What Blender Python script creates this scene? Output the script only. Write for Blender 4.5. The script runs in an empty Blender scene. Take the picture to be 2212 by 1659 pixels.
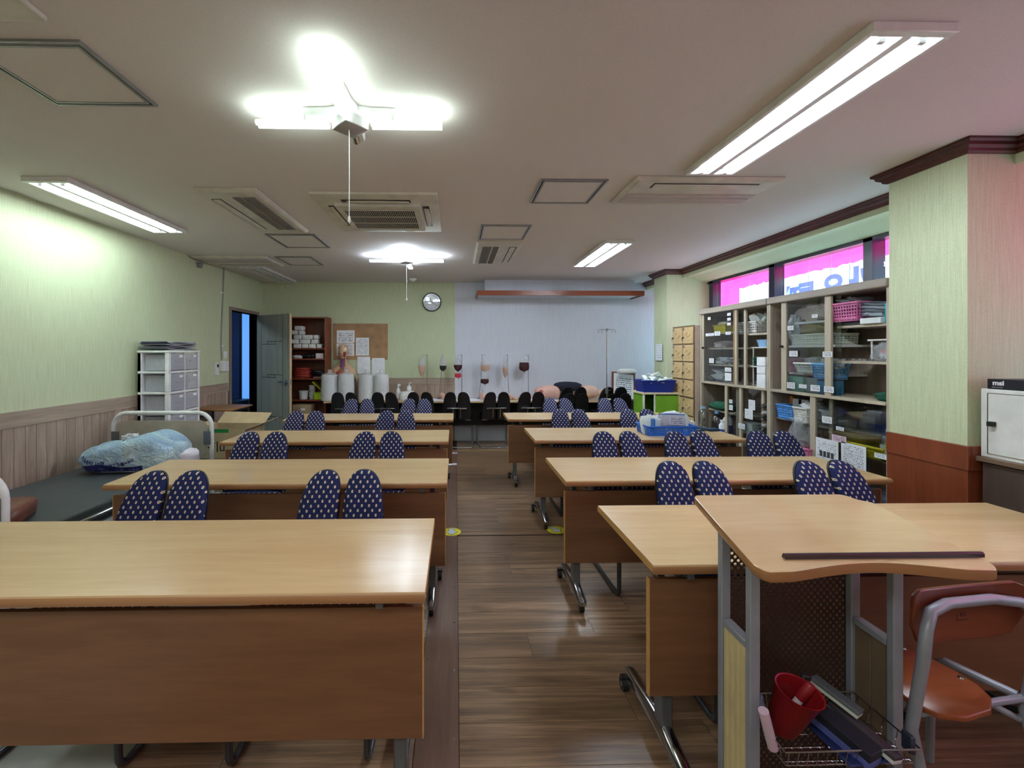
import bpy, math, random
from mathutils import Matrix, Vector, noise
C = bpy.context.scene.collection
SC = bpy.context.scene
PI = math.pi
random.seed(7)

# ------------------------------------------------------------------ camera, world, exposure
CAM_Z = 1.44
cam_d = bpy.data.cameras.new('camera'); cam = bpy.data.objects.new('camera', cam_d); C.objects.link(cam)
cam_d.sensor_width = 36; cam_d.lens = 36 * 920 / 2212
cam_d.shift_x = (1106 - 1004) / 2212; cam_d.shift_y = -(829.5 - 760) / 2212
cam_d.clip_start = 0.05
YAW = math.atan(19 / 920)
cam.location = (0, 0, CAM_Z); cam.rotation_euler = (PI / 2, 0, -YAW)
SC.camera = cam
w = bpy.data.worlds.new('world'); SC.world = w; w.use_nodes = True
w.node_tree.nodes['Background'].inputs[0].default_value = (0.75, 0.85, 1.0, 1)
w.node_tree.nodes['Background'].inputs[1].default_value = 0.6
SC.view_settings.view_transform = 'Standard'; SC.view_settings.look = 'None'
SC.view_settings.gamma = 1; SC.view_settings.use_curve_mapping = False
SC.view_settings.exposure = 2.15
SC.cycles.max_bounces = 8; SC.cycles.transparent_max_bounces = 16; SC.cycles.sample_clamp_indirect = 6
TUBE = 20.0      # strength of the long fluorescent tubes
RING = 4.6      # strength of the cross-lamp tubes
SIGN = 1.25       # backlit banner outside the windows

def area(name, loc, rot, sx, sy, power, col):
    l = bpy.data.lights.new(name, 'AREA'); l.shape = 'RECTANGLE'; l.size = sx; l.size_y = sy
    l.energy = power; l.color = col
    o = bpy.data.objects.new(name, l); o.location = loc; o.rotation_euler = rot; C.objects.link(o); return o
# fill light added behind the camera, where ceiling tubes are only presumed
area('bay_fill', (-0.9, -0.5, 2.5), (0, 0, 0), 2.4, 0.6, 8, (0.93, 0.97, 1.0))

area('corridor_fill', (-4.0, 5.7, 2.5), (0, 0, 0), .5, .5, 3.0, (0.6, 0.8, 1.0))  # added fill to lift the corridor walls and door jamb; no lamp seen
# ------------------------------------------------------------------ pixel ray to a plane of the room
def ray(px, py):
    a, b = (px - 1004) / 920, (760 - py) / 920
    s, c = math.sin(YAW), math.cos(YAW)
    return Vector((s + a * c, c - a * s, b))
def onz(px, py, z): r = ray(px, py); t = (z - CAM_Z) / r.z; return Vector((0, 0, CAM_Z)) + r * t
def onx(px, py, x): r = ray(px, py); t = x / r.x; return Vector((0, 0, CAM_Z)) + r * t
def ony(px, py, y): r = ray(px, py); t = y / r.y; return Vector((0, 0, CAM_Z)) + r * t

# ------------------------------------------------------------------ materials
def lin(c):
    return tuple(((v / 255) / 12.92 if v / 255 <= 0.04045 else (((v / 255) + 0.055) / 1.055) ** 2.4) for v in c)
class N:
    def __init__(s, name):
        s.m = bpy.data.materials.new(name); s.m.use_nodes = True
        s.t = s.m.node_tree; s.b = s.t.nodes['Principled BSDF']; s.out = s.t.nodes['Material Output']
    def n(s, typ, **k):
        x = s.t.nodes.new(typ)
        for a, v in k.items(): setattr(x, a, v)
        return x
    def l(s, a, b): s.t.links.new(a, b)
    def inp(s, node, idx, v):
        if isinstance(v, bpy.types.NodeSocket): s.l(v, node.inputs[idx])
        elif v is not None: node.inputs[idx].default_value = v
    def math(s, op, a, b=None, c=None):
        x = s.n('ShaderNodeMath', operation=op)
        s.inp(x, 0, a); s.inp(x, 1, b); s.inp(x, 2, c); return x.outputs[0]
    def coord(s, kind='Object', scale=(1, 1, 1), rnd=False):
        tc = s.n('ShaderNodeTexCoord'); mp = s.n('ShaderNodeMapping'); mp.inputs['Scale'].default_value = scale
        s.l(tc.outputs[kind], mp.inputs[0])
        if rnd:
            oi = s.n('ShaderNodeObjectInfo'); v = s.n('ShaderNodeVectorMath', operation='SCALE')
            v.inputs[0].default_value = (37, 91, 53); s.l(oi.outputs['Random'], v.inputs[3]); s.l(v.outputs[0], mp.inputs['Location'])
        return mp.outputs[0]
    def noise(s, vec, scale, detail=3, rough=0.5, dist=0):
        x = s.n('ShaderNodeTexNoise'); s.l(vec, x.inputs['Vector']); x.inputs['Scale'].default_value = scale
        x.inputs['Detail'].default_value = detail; x.inputs['Roughness'].default_value = rough; x.inputs['Distortion'].default_value = dist
        return x.outputs[0]
    def ramp(s, f, stops):
        r = s.n('ShaderNodeValToRGB'); s.l(f, r.inputs[0]); e = r.color_ramp.elements
        while len(e) < len(stops): e.new(0.5)
        for q, (p, c) in zip(e, stops): q.position = p; q.color = (*lin(c), 1)
        return r.outputs[0]
    def mix(s, f, a, b, mode='MIX'):
        x = s.n('ShaderNodeMix', data_type='RGBA', blend_type=mode)
        s.inp(x, 0, f); s.inp(x, 6, a); s.inp(x, 7, b); return x.outputs[2]
    def bump(s, h, strength=0.2, dist=0.002):
        x = s.n('ShaderNodeBump'); x.inputs['Strength'].default_value = strength; x.inputs['Distance'].default_value = dist
        s.l(h, x.inputs['Height']); s.l(x.outputs[0], s.b.inputs['Normal'])
    def set(s, rough=0.5, metal=0, spec=None, coat=None):
        s.b.inputs['Roughness'].default_value = rough; s.b.inputs['Metallic'].default_value = metal
        if spec is not None: s.b.inputs['Specular IOR Level'].default_value = spec
        if coat is not None: s.b.inputs['Coat Weight'].default_value = coat; s.b.inputs['Coat Roughness'].default_value = 0.07
        return s.m
_plain = {}
def plain(c, rough=0.5, metal=0.0, spec=None, vary=0.06):
    k = (tuple(c), rough, metal, spec)
    if k in _plain: return _plain[k]
    x = N('paint_%d_%d_%d' % tuple(c))
    v = x.coord(rnd=True); f = x.noise(v, 9, 3)
    d = tuple(max(0, q * (1 - vary)) for q in c); b = tuple(min(255, q * (1 + vary * 0.6)) for q in c)
    x.l(x.ramp(f, [(0.3, d), (0.7, b)]), x.b.inputs['Base Color'])
    _plain[k] = x.set(rough, metal, spec); return x.m
def wood(name, a, b, axis=0, scale=1.0, rough=0.35, knots=False, streak=14, rnd=True, coat=None, var=0.0):
    x = N(name); sc = [streak * scale] * 3; sc[axis] = 1.1 * scale
    v = x.coord(scale=tuple(sc), rnd=rnd)
    f = x.noise(v, 1.0, 6, 0.6, 0.6); f2 = x.noise(v, 5.0, 3, 0.6)
    g = x.math('ADD', x.math('MULTIPLY', f, 0.72), x.math('MULTIPLY', f2, 0.28))
    col = x.ramp(g, [(0.32, b), (0.5, tuple((p + q) / 2 for p, q in zip(a, b))), (0.66, a)])
    if knots:
        k = x.noise(x.coord(scale=tuple(3.2 if i != axis else 1.6 for i in range(3)), rnd=rnd), 1.6, 2, 0.5, 0.3)
        kk = x.ramp(k, [(0.66, (255, 255, 255)), (0.78, (95, 78, 66))])
        col = x.mix(0.85, col, kk, 'MULTIPLY')
    if var:
        oi = x.n('ShaderNodeObjectInfo'); r = x.math('MULTIPLY_ADD', oi.outputs['Random'], var * 2, 1 - var)
        cc = x.n('ShaderNodeCombineColor'); [x.l(r, cc.inputs[i]) for i in range(3)]
        col = x.mix(1.0, col, cc.outputs[0], 'MULTIPLY')
    x.l(col, x.b.inputs['Base Color']); x.bump(g, 0.08, 0.002)
    return x.set(rough, coat=coat)
def wallpaper(name, a, b, axes='yz'):
    x = N(name); v = x.coord(scale=(230, 230, 5)); v2 = x.coord(scale=(60, 60, 60))
    f = x.noise(v, 1, 3); g = x.noise(v2, 2, 3)
    h = x.math('ADD', x.math('MULTIPLY', f, 0.65), x.math('MULTIPLY', g, 0.35))
    x.l(x.ramp(h, [(0.35, b), (0.65, a)]), x.b.inputs['Base Color']); x.bump(h, 0.25, 0.001)
    return x.set(0.75, spec=0.25)
def emit(name, c, s):
    x = N(name); x.b.inputs['Base Color'].default_value = (0.9, 0.9, 0.9, 1)
    x.b.inputs['Emission Color'].default_value = (*lin(c), 1); x.b.inputs['Emission Strength'].default_value = s
    return x.m
def glassy(name, tint=(205, 215, 215), refl=0.10, rough=0.03, density=1.0):
    x = N(name); tr = x.n('ShaderNodeBsdfTransparent'); tr.inputs[0].default_value = (*lin(tint), 1)
    gl = x.n('ShaderNodeBsdfGlossy'); gl.inputs['Roughness'].default_value = rough
    mx = x.n('ShaderNodeMixShader'); mx.inputs[0].default_value = refl
    x.l(tr.outputs[0], mx.inputs[1]); x.l(gl.outputs[0], mx.inputs[2]); x.l(mx.outputs[0], x.out.inputs[0]); return x.m
def film(name, c=(225, 232, 236), alpha=0.35, rough=0.15):
    x = N(name); x.b.inputs['Base Color'].default_value = (*lin(c), 1); x.b.inputs['Alpha'].default_value = alpha
    f = x.noise(x.coord(), 22, 4, 0.6, 1.2); x.bump(f, 0.9, 0.02)
    return x.set(rough, spec=0.8)
def printed(name, paper=(240, 241, 245), ink=(60, 60, 66), rows=16, dens=0.52, top=0.92):
    "sheet of flat print: rows of marks between margins, in the sheet's own generated coordinates (u across, v up)"
    x = N(name); tc = x.n('ShaderNodeUVMap'); sp = x.n('ShaderNodeSeparateXYZ'); x.l(tc.outputs[0], sp.inputs[0])
    u, v = sp.outputs[0], sp.outputs[1]
    r = x.math('MULTIPLY', v, rows); fr = x.math('FRACT', r); line = x.math('LESS_THAN', fr, 0.42)
    cb = x.n('ShaderNodeCombineXYZ'); x.l(x.math('MULTIPLY', u, 28), cb.inputs[0]); x.l(x.math('MULTIPLY', x.math('FLOOR', r), 3.7), cb.inputs[1])
    nz = x.noise(cb.outputs[0], 1.0, 2, 0.7); on = x.math('GREATER_THAN', nz, dens)
    bx = x.math('MULTIPLY', x.math('GREATER_THAN', u, 0.1), x.math('LESS_THAN', u, 0.9))
    by = x.math('MULTIPLY', x.math('GREATER_THAN', v, 0.08), x.math('LESS_THAN', v, top))
    f = x.math('MULTIPLY', x.math('MULTIPLY', line, on), x.math('MULTIPLY', bx, by))
    x.l(x.mix(f, (*lin(paper), 1), (*lin(ink), 1)), x.b.inputs['Base Color']); return x.set(0.6)

MAT = {}
MAT['desk_top'] = wood('desk_beech', (216, 184, 140), (203, 168, 122), 0, 1.0, 0.2, streak=12)
MAT['desk_edge'] = wood('desk_edge_beech', (178, 130, 88), (158, 110, 70), 0, 1.0, 0.35)
MAT['desk_panel'] = wood('desk_panel_beech', (136, 95, 66), (112, 76, 50), 0, 1.0, 0.42, streak=10)
MAT['black'] = plain((22, 22, 24), 0.45)
MAT['rubber'] = plain((24, 25, 27), 0.6)
MAT['steel_grey'] = plain((118, 120, 124), 0.35, 0.6)
MAT['chrome'] = plain((190, 192, 196), 0.16, 1.0)
MAT['dark_tube'] = plain((72, 74, 80), 0.3, 0.7)
MAT['white_plastic'] = plain((232, 233, 232), 0.4)
MAT['cream'] = plain((222, 218, 202), 0.45)
MAT['ac_body'] = plain((206, 200, 188), 0.45)
MAT['white_paint'] = plain((225, 224, 220), 0.35)
MAT['paper'] = plain((238, 239, 244), 0.7)
MAT['print'] = printed('printed_sheet')
MAT['print_bold'] = printed('printed_tag', rows=4, dens=0.46, top=0.95)
MAT['print_pink'] = printed('pink_note_print', (232, 200, 214), (60, 40, 60), 5, 0.45, 0.9)
MAT['glass'] = glassy('cabinet_glass', (238, 241, 241), 0.09)
MAT['window_glass'] = glassy('window_glass', (240, 244, 244), 0.06)
MAT['clear_film'] = film('clear_film', alpha=0.32)
MAT['bag_white'] = film('white_film_bag', (235, 238, 240), 0.75, 0.25)
MAT['drawer_clear'] = film('frosted_drawer', (212, 214, 222), 0.5, 0.3)

# ------------------------------------------------------------------ mesh collector
class M:
    def __init__(s): s.v = []; s.f = []; s.T = Matrix(); s.uv = None
    def at(s, *t, rot=None):
        s.T = Matrix.Translation(Vector(t)) @ (rot if rot is not None else Matrix()); return s
    def add(s, vs, fs):
        k = len(s.v); s.v += [tuple(s.T @ Vector(p)) for p in vs]; s.f += [tuple(k + i for i in f) for f in fs]; return s
    def box(s, x0, x1, y0, y1, z0, z1):
        return s.add([(x0, y0, z0), (x1, y0, z0), (x1, y1, z0), (x0, y1, z0), (x0, y0, z1), (x1, y0, z1), (x1, y1, z1), (x0, y1, z1)],
                     [(0, 3, 2, 1), (4, 5, 6, 7), (0, 1, 5, 4), (1, 2, 6, 5), (2, 3, 7, 6), (3, 0, 4, 7)])
    def rings(s, rs, closed=True, cap=True):
        n = len(rs[0]); vs = [p for r in rs for p in r]; fs = []
        for i in range(len(rs) - 1):
            for j in range(n if closed else n - 1):
                a = i * n + j; b = i * n + (j + 1) % n; fs.append((a, b, b + n, a + n))
        if cap and closed: fs.append(tuple(reversed(range(n)))); fs.append(tuple((len(rs) - 1) * n + i for i in range(n)))
        return s.add(vs, fs)
    def tube(s, path, r, n=10, closed=False):
        path = [Vector(p) for p in path]; rs = []; up = None; m = len(path)
        for i, p in enumerate(path):
            if closed: d = path[(i + 1) % m] - path[i - 1]
            else: d = path[min(i + 1, m - 1)] - path[max(i - 1, 0)]
            d.normalize()
            if up is None: up = Vector((0, 0, 1)) if abs(d.z) < 0.9 else Vector((1, 0, 0))
            a = d.cross(up)
            if a.length < 1e-4: a = d.cross(Vector((0, 1, 0)))
            a.normalize(); b = a.cross(d).normalized(); up = b
            rr = r[i] if isinstance(r, (list, tuple)) else r
            rs.append([tuple(p + (a * math.cos(2 * PI * k / n) + b * math.sin(2 * PI * k / n)) * rr) for k in range(n)])
        if closed: rs.append(rs[0])
        return s.rings(rs, True, not closed)
    def cyl(s, p0, p1, r, n=16): return s.tube([p0, p1], r, n)
    def lathe(s, prof, n=20, sx=1, sy=1, cap=True):
        return s.rings([[(r * sx * math.cos(2 * PI * k / n), r * sy * math.sin(2 * PI * k / n), z) for k in range(n)] for r, z in prof], True, cap)
    def prism(s, pts, z0, z1, axis=2):
        def P(a, b, z): return (a, b, z) if axis == 2 else ((a, z, b) if axis == 1 else (z, a, b))
        return s.rings([[P(a, b, z0) for a, b in pts], [P(a, b, z1) for a, b in pts]])
    def frame(s, x0, x1, y0, y1, z0, z1, t, t2=None):
        "flat rectangular ring in XY"
        t2 = t2 or t
        s.box(x0, x1, y0, y0 + t2, z0, z1); s.box(x0, x1, y1 - t2, y1, z0, z1)
        s.box(x0, x0 + t, y0 + t2, y1 - t2, z0, z1); return s.box(x1 - t, x1, y0 + t2, y1 - t2, z0, z1)
    def mesh(s, name, smooth=35):
        me = bpy.data.meshes.new(name); me.from_pydata(s.v, [], s.f); me.update()
        import bmesh
        bm = bmesh.new(); bm.from_mesh(me); bmesh.ops.recalc_face_normals(bm, faces=bm.faces); bm.to_mesh(me); bm.free()
        if smooth:
            me.polygons.foreach_set('use_smooth', [True] * len(me.polygons)); me.set_sharp_from_angle(angle=math.radians(smooth))
        return me
    def build(s, name, mat, parent=None, bevel=0, sub=0, smooth=35, label=None, seg=2):
        me = s.mesh(name, smooth); me.materials.append(MAT[mat] if isinstance(mat, str) else mat)
        return link(name, me, parent, bevel, sub, label, seg)
def link(name, me, parent=None, bevel=0, sub=0, label=None, seg=2):
    o = bpy.data.objects.new(name, me); C.objects.link(o)
    if parent is not None: o.parent = parent
    if bevel:
        b = o.modifiers.new('bevel', 'BEVEL'); b.width = bevel; b.segments = seg; b.limit_method = 'ANGLE'; b.angle_limit = math.radians(40)
    if sub:
        b = o.modifiers.new('sub', 'SUBSURF'); b.levels = sub; b.render_levels = sub
    if label: o['label'] = label
    return o
def tag(o, label, cat, group=None, kind=None):
    o['label'] = label; o['category'] = cat
    if group: o['group'] = group
    if kind: o['kind'] = kind
    return o
def thing(name, label, cat, loc=(0, 0, 0), rz=0, group=None):
    o = bpy.data.objects.new(name, None); C.objects.link(o); o.location = loc; o.rotation_euler = (0, 0, rz)
    o.empty_display_size = 0.1
    return tag(o, label, cat, group)
def struct(o, label=None):
    o['kind'] = 'structure'
    if label: o['label'] = label
    return o
def dup(root, loc=None, rz=None, label=None, group=None):
    def cp(o, parent):
        c = o.copy(); C.objects.link(c)
        if parent is not None: c.parent = parent
        for ch in kids(o): cp(ch, c)
        return c
    r = cp(root, None)
    if loc is not None: r.location = loc
    if rz is not None: r.rotation_euler = (0, 0, rz)
    if label: r['label'] = label
    if group: r['group'] = group
    return r
def kids(o): return list(o.children)
def uvsheet(w, h, plane='xz', thick=0.0008):
    "thin sheet centred on origin with a real thickness and one UV square on both faces; plane xz faces -y"
    hw, hh, t = w / 2, h / 2, thick / 2
    vs = [(-hw, -t, -hh), (hw, -t, -hh), (hw, -t, hh), (-hw, -t, hh), (-hw, t, -hh), (hw, t, -hh), (hw, t, hh), (-hw, t, hh)]
    fs = [(0, 1, 2, 3), (5, 4, 7, 6), (0, 4, 5, 1), (1, 5, 6, 2), (2, 6, 7, 3), (3, 7, 4, 0)]
    me = bpy.data.meshes.new('sheet'); me.from_pydata(vs, [], fs); uv = me.uv_layers.new(name='UVMap')
    q = [(0, 0), (1, 0), (1, 1), (0, 1)]
    for p in me.polygons:
        for k, li in enumerate(p.loop_indices): uv.data[li].uv = q[k] if p.index < 2 else (0.02, 0.02)
    return me
def sheet(name, w, h, loc, rz=0, mat='print', parent=None, tilt=0, label=None, cat=None, group=None):
    me = uvsheet(w, h); me.materials.append(MAT[mat] if isinstance(mat, str) else mat)
    o = link(name, me, parent); o.location = loc; o.rotation_euler = (tilt, 0, rz)
    if cat: tag(o, label, cat, group)
    return o
def text(body, size, mat, parent=None, loc=(0, 0, 0), rot=(PI / 2, 0, 0), name='lettering', ext=0.0006, align='CENTER', sx=1, bold=0.0):
    cu = bpy.data.curves.new(name, 'FONT'); cu.body = body; cu.size = size; cu.extrude = ext; cu.align_x = align; cu.align_y = 'CENTER'; cu.offset = bold
    o = bpy.data.objects.new(name, cu)
    me = bpy.data.meshes.new_from_object(o)
    bpy.data.objects.remove(o); me.materials.clear(); me.materials.append(MAT[mat] if isinstance(mat, str) else mat)
    o = link(name, me, parent); o.location = loc; o.rotation_euler = rot; o.scale = (sx, 1, 1); return o
def blob(name, dims, mat, parent=None, seed=0, amp=0.12, fr=3.0, nu=20, nv=12, flat=0.35, power=0.75, label=None):
    "a soft crumpled heap resting on z=0: superellipsoid with a flattened base"
    m = M(); a, b, c = dims[0] / 2, dims[1] / 2, dims[2]; rs = []
    sp = lambda v: math.copysign(abs(v) ** power, v)
    off = Vector((seed * 13.7, seed * 5.1, seed * 2.3))
    for i in range(nv + 1):
        ph = -PI / 2 + PI * i / nv; r = []
        for k in range(nu):
            th = 2 * PI * k / nu
            x, y, z = sp(math.cos(ph)) * sp(math.cos(th)), sp(math.cos(ph)) * sp(math.sin(th)), sp(math.sin(ph))
            d = 1 + amp * 2 * noise.noise(Vector((x, y, z)) * fr + off) + amp * noise.noise(Vector((x, y, z)) * fr * 2.7 + off)
            zz = (z * d * (0.5 + flat * 0.3) + 0.5 * (1)) * c
            r.append((x * a * d, y * b * d, min(max(0.0, zz), c * 1.1)))
        rs.append(r)
    m.rings(rs); return m.build(name, mat, parent, smooth=60, label=label)
# ------------------------------------------------------------------ room shell
XL, YB, ZC = -3.10, 6.90, 2.56          # left wall, back wall, ceiling
XW, XB = 3.48, 3.10                     # window plane, beam face
YN = -1.6                               # wall behind the camera
green = wallpaper('green_wallpaper', (208, 214, 180), (185, 194, 156))
pale = wallpaper('pale_wallpaper', (218, 219, 228), (202, 204, 213))
MAT['ceil'] = wallpaper('ceiling_paper', (222, 213, 211), (212, 203, 201))
MAT['pale_wood'] = wood('pale_panel_wood', (184, 164, 146), (138, 118, 104), 2, 1.4, 0.6, knots=True, streak=16, rnd=True, var=0.06)
MAT['pale_wood_x'] = wood('pale_rail_wood', (180, 162, 144), (142, 122, 106), 0, 1.2, 0.6, streak=30)
MAT['pale_wood_y'] = wood('pale_rail_wood_long', (180, 162, 144), (142, 122, 106), 1, 1.2, 0.6, streak=30)
MAT['red_wood'] = wood('red_brown_wood', (146, 74, 44), (112, 52, 28), 2, 1.0, 0.35, streak=10)
MAT['crown'] = wood('crown_brown', (92, 40, 34), (66, 28, 24), 0, 1.0, 0.35)
MAT['floor_wood'] = wood('floor_plank_wood', (166, 132, 102), (86, 64, 46), 0, 1.0, 0.3, knots=True, streak=30, var=0.09)
MAT['strip_wood'] = wood('floor_strip_wood', (122, 92, 76), (98, 72, 60), 1, 1.2, 0.4, streak=20)
MAT['vinyl'] = plain((168, 168, 162), 0.45)
MAT['dark_gap'] = plain((30, 22, 18), 0.8)

def slab(name, x0, x1, y0, y1, z0, z1, mat, parent=None, bevel=0):
    return M().box(x0, x1, y0, y1, z0, z1).build(name, mat, parent, bevel, smooth=0)

fl = struct(slab('floor', XL - 1.6, XW + 0.3, YN - 0.2, YB + 0.2, -0.15, -0.004, 'dark_gap'))
# vinyl planks, laid across the room; each its own object
PW = 0.175
meP = {}
def plank(x0, x1, y, mat='floor_wood'):
    L = round(x1 - x0, 3)
    if L not in meP:
        g = 0.0008
        mm = M().box(g, L - g, g, PW - g, -0.004, 0.0).mesh('plank', 0); mm.materials.append(MAT[mat]); meP[L] = mm
    o = bpy.data.objects.new('plank', meP[L]); C.objects.link(o); o.parent = fl; o.location = (x0, y, 0)
r0 = random.Random(3)
y = 0.60
while y < YB - 0.01:
    for (xa, xb) in ((0.012, XW), (-1.17, -0.152)):
        x = xa; first = True
        while x < xb - 0.02:
            L = r0.choice([0.35, 0.7, 0.95]) if first else 1.22
            x1 = min(x + L, xb)
            if xb - x1 < 0.25: x1 = xb
            plank(x, x1, y); x = x1; first = False
    y += PW
struct(slab('floor_vinyl', XL, -1.172, YN, YB, -0.004, 0.0, 'vinyl'))
struct(slab('floor_near', -1.17, XW, YN, 0.598, -0.004, 0.0, 'floor_wood'))
st = struct(slab('trim_1', -0.15, 0.010, 0.6, 6.25, -0.004, 0.004, 'strip_wood'), 'long brown cover strip screwed to the floor along the aisle')
for k in range(16):
    for xx in (-0.135, -0.008):
        M().lathe([(0.0045, 0.004), (0.003, 0.0062)], 8).at(0, 0, 0).build('screw', 'chrome', st).location = (xx, 0.9 + k * 0.34 + (0.07 if xx < -0.1 else 0), 0)
struct(slab('trim_2', 0.012, XW - 0.6, 3.325, 3.34, 0.0, 0.003, plain((60, 36, 26), 0.5)), 'thin dark strip across the floor')
struct(slab('trim_3', 0.012, 1.6, 6.19, 6.215, 0.0, 0.004, plain((176, 140, 92), 0.7)), 'worn yellowish joint strip near the back tables')

cl = struct(slab('ceiling', XL - 0.1, XW + 0.2, YN - 0.2, YB + 0.1, ZC, ZC + 0.12, 'ceil'))

# left wall with a door opening
DY0, DY1, DZ = 5.93, 6.70, 2.015
def holed(name, mat, boxes):
    m = M()
    for b in boxes: m.box(*b)
    return struct(m.build(name, mat, smooth=0))
wl = holed('wall_left', green, [(XL - 0.12, XL, YN, DY0, 1.02, ZC), (XL - 0.12, XL, YN, DY0, 0, 1.02), (XL - 0.12, XL, DY1, YB, 0, ZC), (XL - 0.12, XL, DY0, DY1, DZ, ZC)])
wb = struct(slab('wall_back', XL - 0.12, -0.02, YB, YB + 0.12, 0, ZC, green))
wb2 = struct(slab('wall_back_white', -0.02, XW + 0.12, YB - 0.003, YB + 0.12, 0, ZC, pale))
struct(slab('wall_front', XL - 0.12, XW + 0.12, YN - 0.12, YN, 0, ZC, green))
# wainscot planks
M().box(XL, XL + .003, 2.0, DY0 - .055, 0.005, .91).build('backing', plain((70, 56, 50), .8), wl, smooth=0)
M().box(-2.10, -.02, YB - .003, YB, 0.005, .91).build('backing', plain((70, 56, 50), .8), wb, smooth=0)
mw = M().box(0, 0.012, 0.0016, 0.0784, 0, 0.898).mesh('plank', 0); mw.materials.append(MAT['pale_wood'])
n = int((DY0 - 0.06 - 2.0) / 0.08)
for k in range(n):
    o = link('plank', mw, wl); o.location = (XL, 2.0 + k * 0.08, 0.01)
yr = 2.0 + n * 0.08
M().box(XL + 0.0, XL + 0.016, 0.9, yr, 0.91, 1.02).build('rail', 'pale_wood_y', wl, smooth=0)
mw2 = M().box(0.0014, 0.0786, -0.012, 0, 0, 0.898).mesh('plank', 0); mw2.materials.append(MAT['pale_wood'])
for k in range(26):
    o = link('plank', mw2, wb); o.location = (-2.10 + k * 0.08, YB, 0.01)
M().box(-2.10, -0.02, YB - 0.016, YB, 0.91, 1.02).build('rail', 'pale_wood_x', wb, smooth=0)

# right side: dwarf wall, window frames, beam, pillars
def swin():
    m = M(); m.box(XW, XW + 0.12, YN, YB, 0, 1.0); m.box(XW, XW + 0.12, YN, YB, 2.39, ZC)
    m.box(XW - 0.0, XW + 0.12, 5.74, 6.25, 1.0, 2.39)
    return struct(m.build('wall_right', pale, smooth=0))
wr = swin()
beam_pts = [(XB, ZC), (XB, 2.45), (XB + 0.13, 2.45), (XB + 0.18, 2.425), (XB + 0.3, 2.395), (XW, 2.388), (XW, ZC)]
for nm, y0, y1 in (('wall_right_beam', 2.62, 5.76), ('wall_right_beam_far', 6.13, YB), ('wall_right_beam_near', YN, 2.21)):
    struct(M().prism(beam_pts, y0, y1, 1).build(nm, green, smooth=30))
# crown moulding: profile (out from wall, down from ceiling)
CP = [(0, 0), (-0.062, 0), (-0.062, -0.012), (-0.048, -0.020), (-0.044, -0.036), (-0.026, -0.046), (-0.022, -0.058), (-0.008, -0.066), (0, -0.066)]
def crown(name, pts):
    "pts: polyline in plan, moulding sits on the left-hand (room) side"
    rs = []
    for i, p in enumerate(pts):
        p = Vector(p)
        d0 = (p - Vector(pts[i - 1])).normalized() if i else None
        d1 = (Vector(pts[i + 1]) - p).normalized() if i < len(pts) - 1 else None
        d0 = d0 or d1; d1 = d1 or d0
        n0 = Vector((d0.y, -d0.x)); n1 = Vector((d1.y, -d1.x)); nn = (n0 + n1).normalized(); k = 1 / max(0.3, nn.dot(n0))
        rs.append([(p.x + nn.x * a * k, p.y + nn.y * a * k, ZC + b) for a, b in CP])
    return struct(M().rings(rs).build(name, 'crown', smooth=20))
P1 = (2.72, 2.21, 2.62); P2 = (2.88, 5.76, 6.13)       # pillars: face x, y0, y1
crown('trim_crown', [(XB, YB), (XB, P2[2]), (P2[0], P2[2]), (P2[0], P2[1]), (XB, P2[1]), (XB, P1[2]), (P1[0], P1[2]), (P1[0], P1[1]), (2.98, P1[1]), (2.98, YN)][::-1] if False else
      [(2.98, YN), (2.98, P1[1]), (P1[0], P1[1]), (P1[0], P1[2]), (XB, P1[2]), (XB, P2[1]), (P2[0], P2[1]), (P2[0], P2[2]), (XB, P2[2]), (XB, YB)])
struct(M().prism([(2.98, ZC), (2.98, 2.44), (XB, 2.44), (XB, ZC)], YN, 2.21, 1).build('wall_right_beam_lip', green, smooth=0))
for i, (x, y0, y1) in enumerate((P1, P2)):
    pl = struct(slab('wall_right_pillar', x, XW, y0, y1, 0, ZC, green))
    pan = 0.94
    M().box(x - 0.014, x, y0 - 0.014, y1, 0, pan - 0.13).box(x, XW - 0.3, y0 - 0.014, y0, 0, pan - 0.13).build('panel', 'red_wood', pl, smooth=0)
    M().box(x - 0.020, x, y0 - 0.020, y1, pan - 0.13, pan).box(x, XW - 0.3, y0 - 0.020, y0, pan - 0.13, pan).build('rail', 'red_wood', pl, 0.003, smooth=0)

# window frames, glass, and the backlit banner hung outside
MAT['frame_dark'] = plain((38, 34, 52), 0.35)
mull = [(-1.5), (-0.5), (0.35), (1.2), (2.15), (3.48), (4.56), (5.66), (6.30), (6.86)]
panes = [(-1.46, -0.54), (-0.46, 0.31), (0.39, 1.16), (1.24, 2.11), (2.19, 3.40), (3.56, 4.48), (4.64, 5.60), (6.34, 6.82)]
wf = M()
for yy in mull: wf.box(XW - 0.05, XW + 0.06, yy - 0.04, yy + 0.04, 1.0, 2.388)
wf.box(XW - 0.05, XW + 0.06, YN, 5.74, 1.0, 1.06).box(XW - 0.05, XW + 0.06, YN, 5.74, 2.36, 2.388)
wf.box(XW - 0.05, XW + 0.06, 6.25, YB, 1.0, 1.06)
wfo = struct(wf.build('window_1', 'frame_dark', smooth=0))
for a, b in panes:
    M().box(XW + 0.0, XW + 0.006, a - 0.0, b + 0.0, 1.06, 2.36).build('pane', 'window_glass', wfo, smooth=0)
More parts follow.
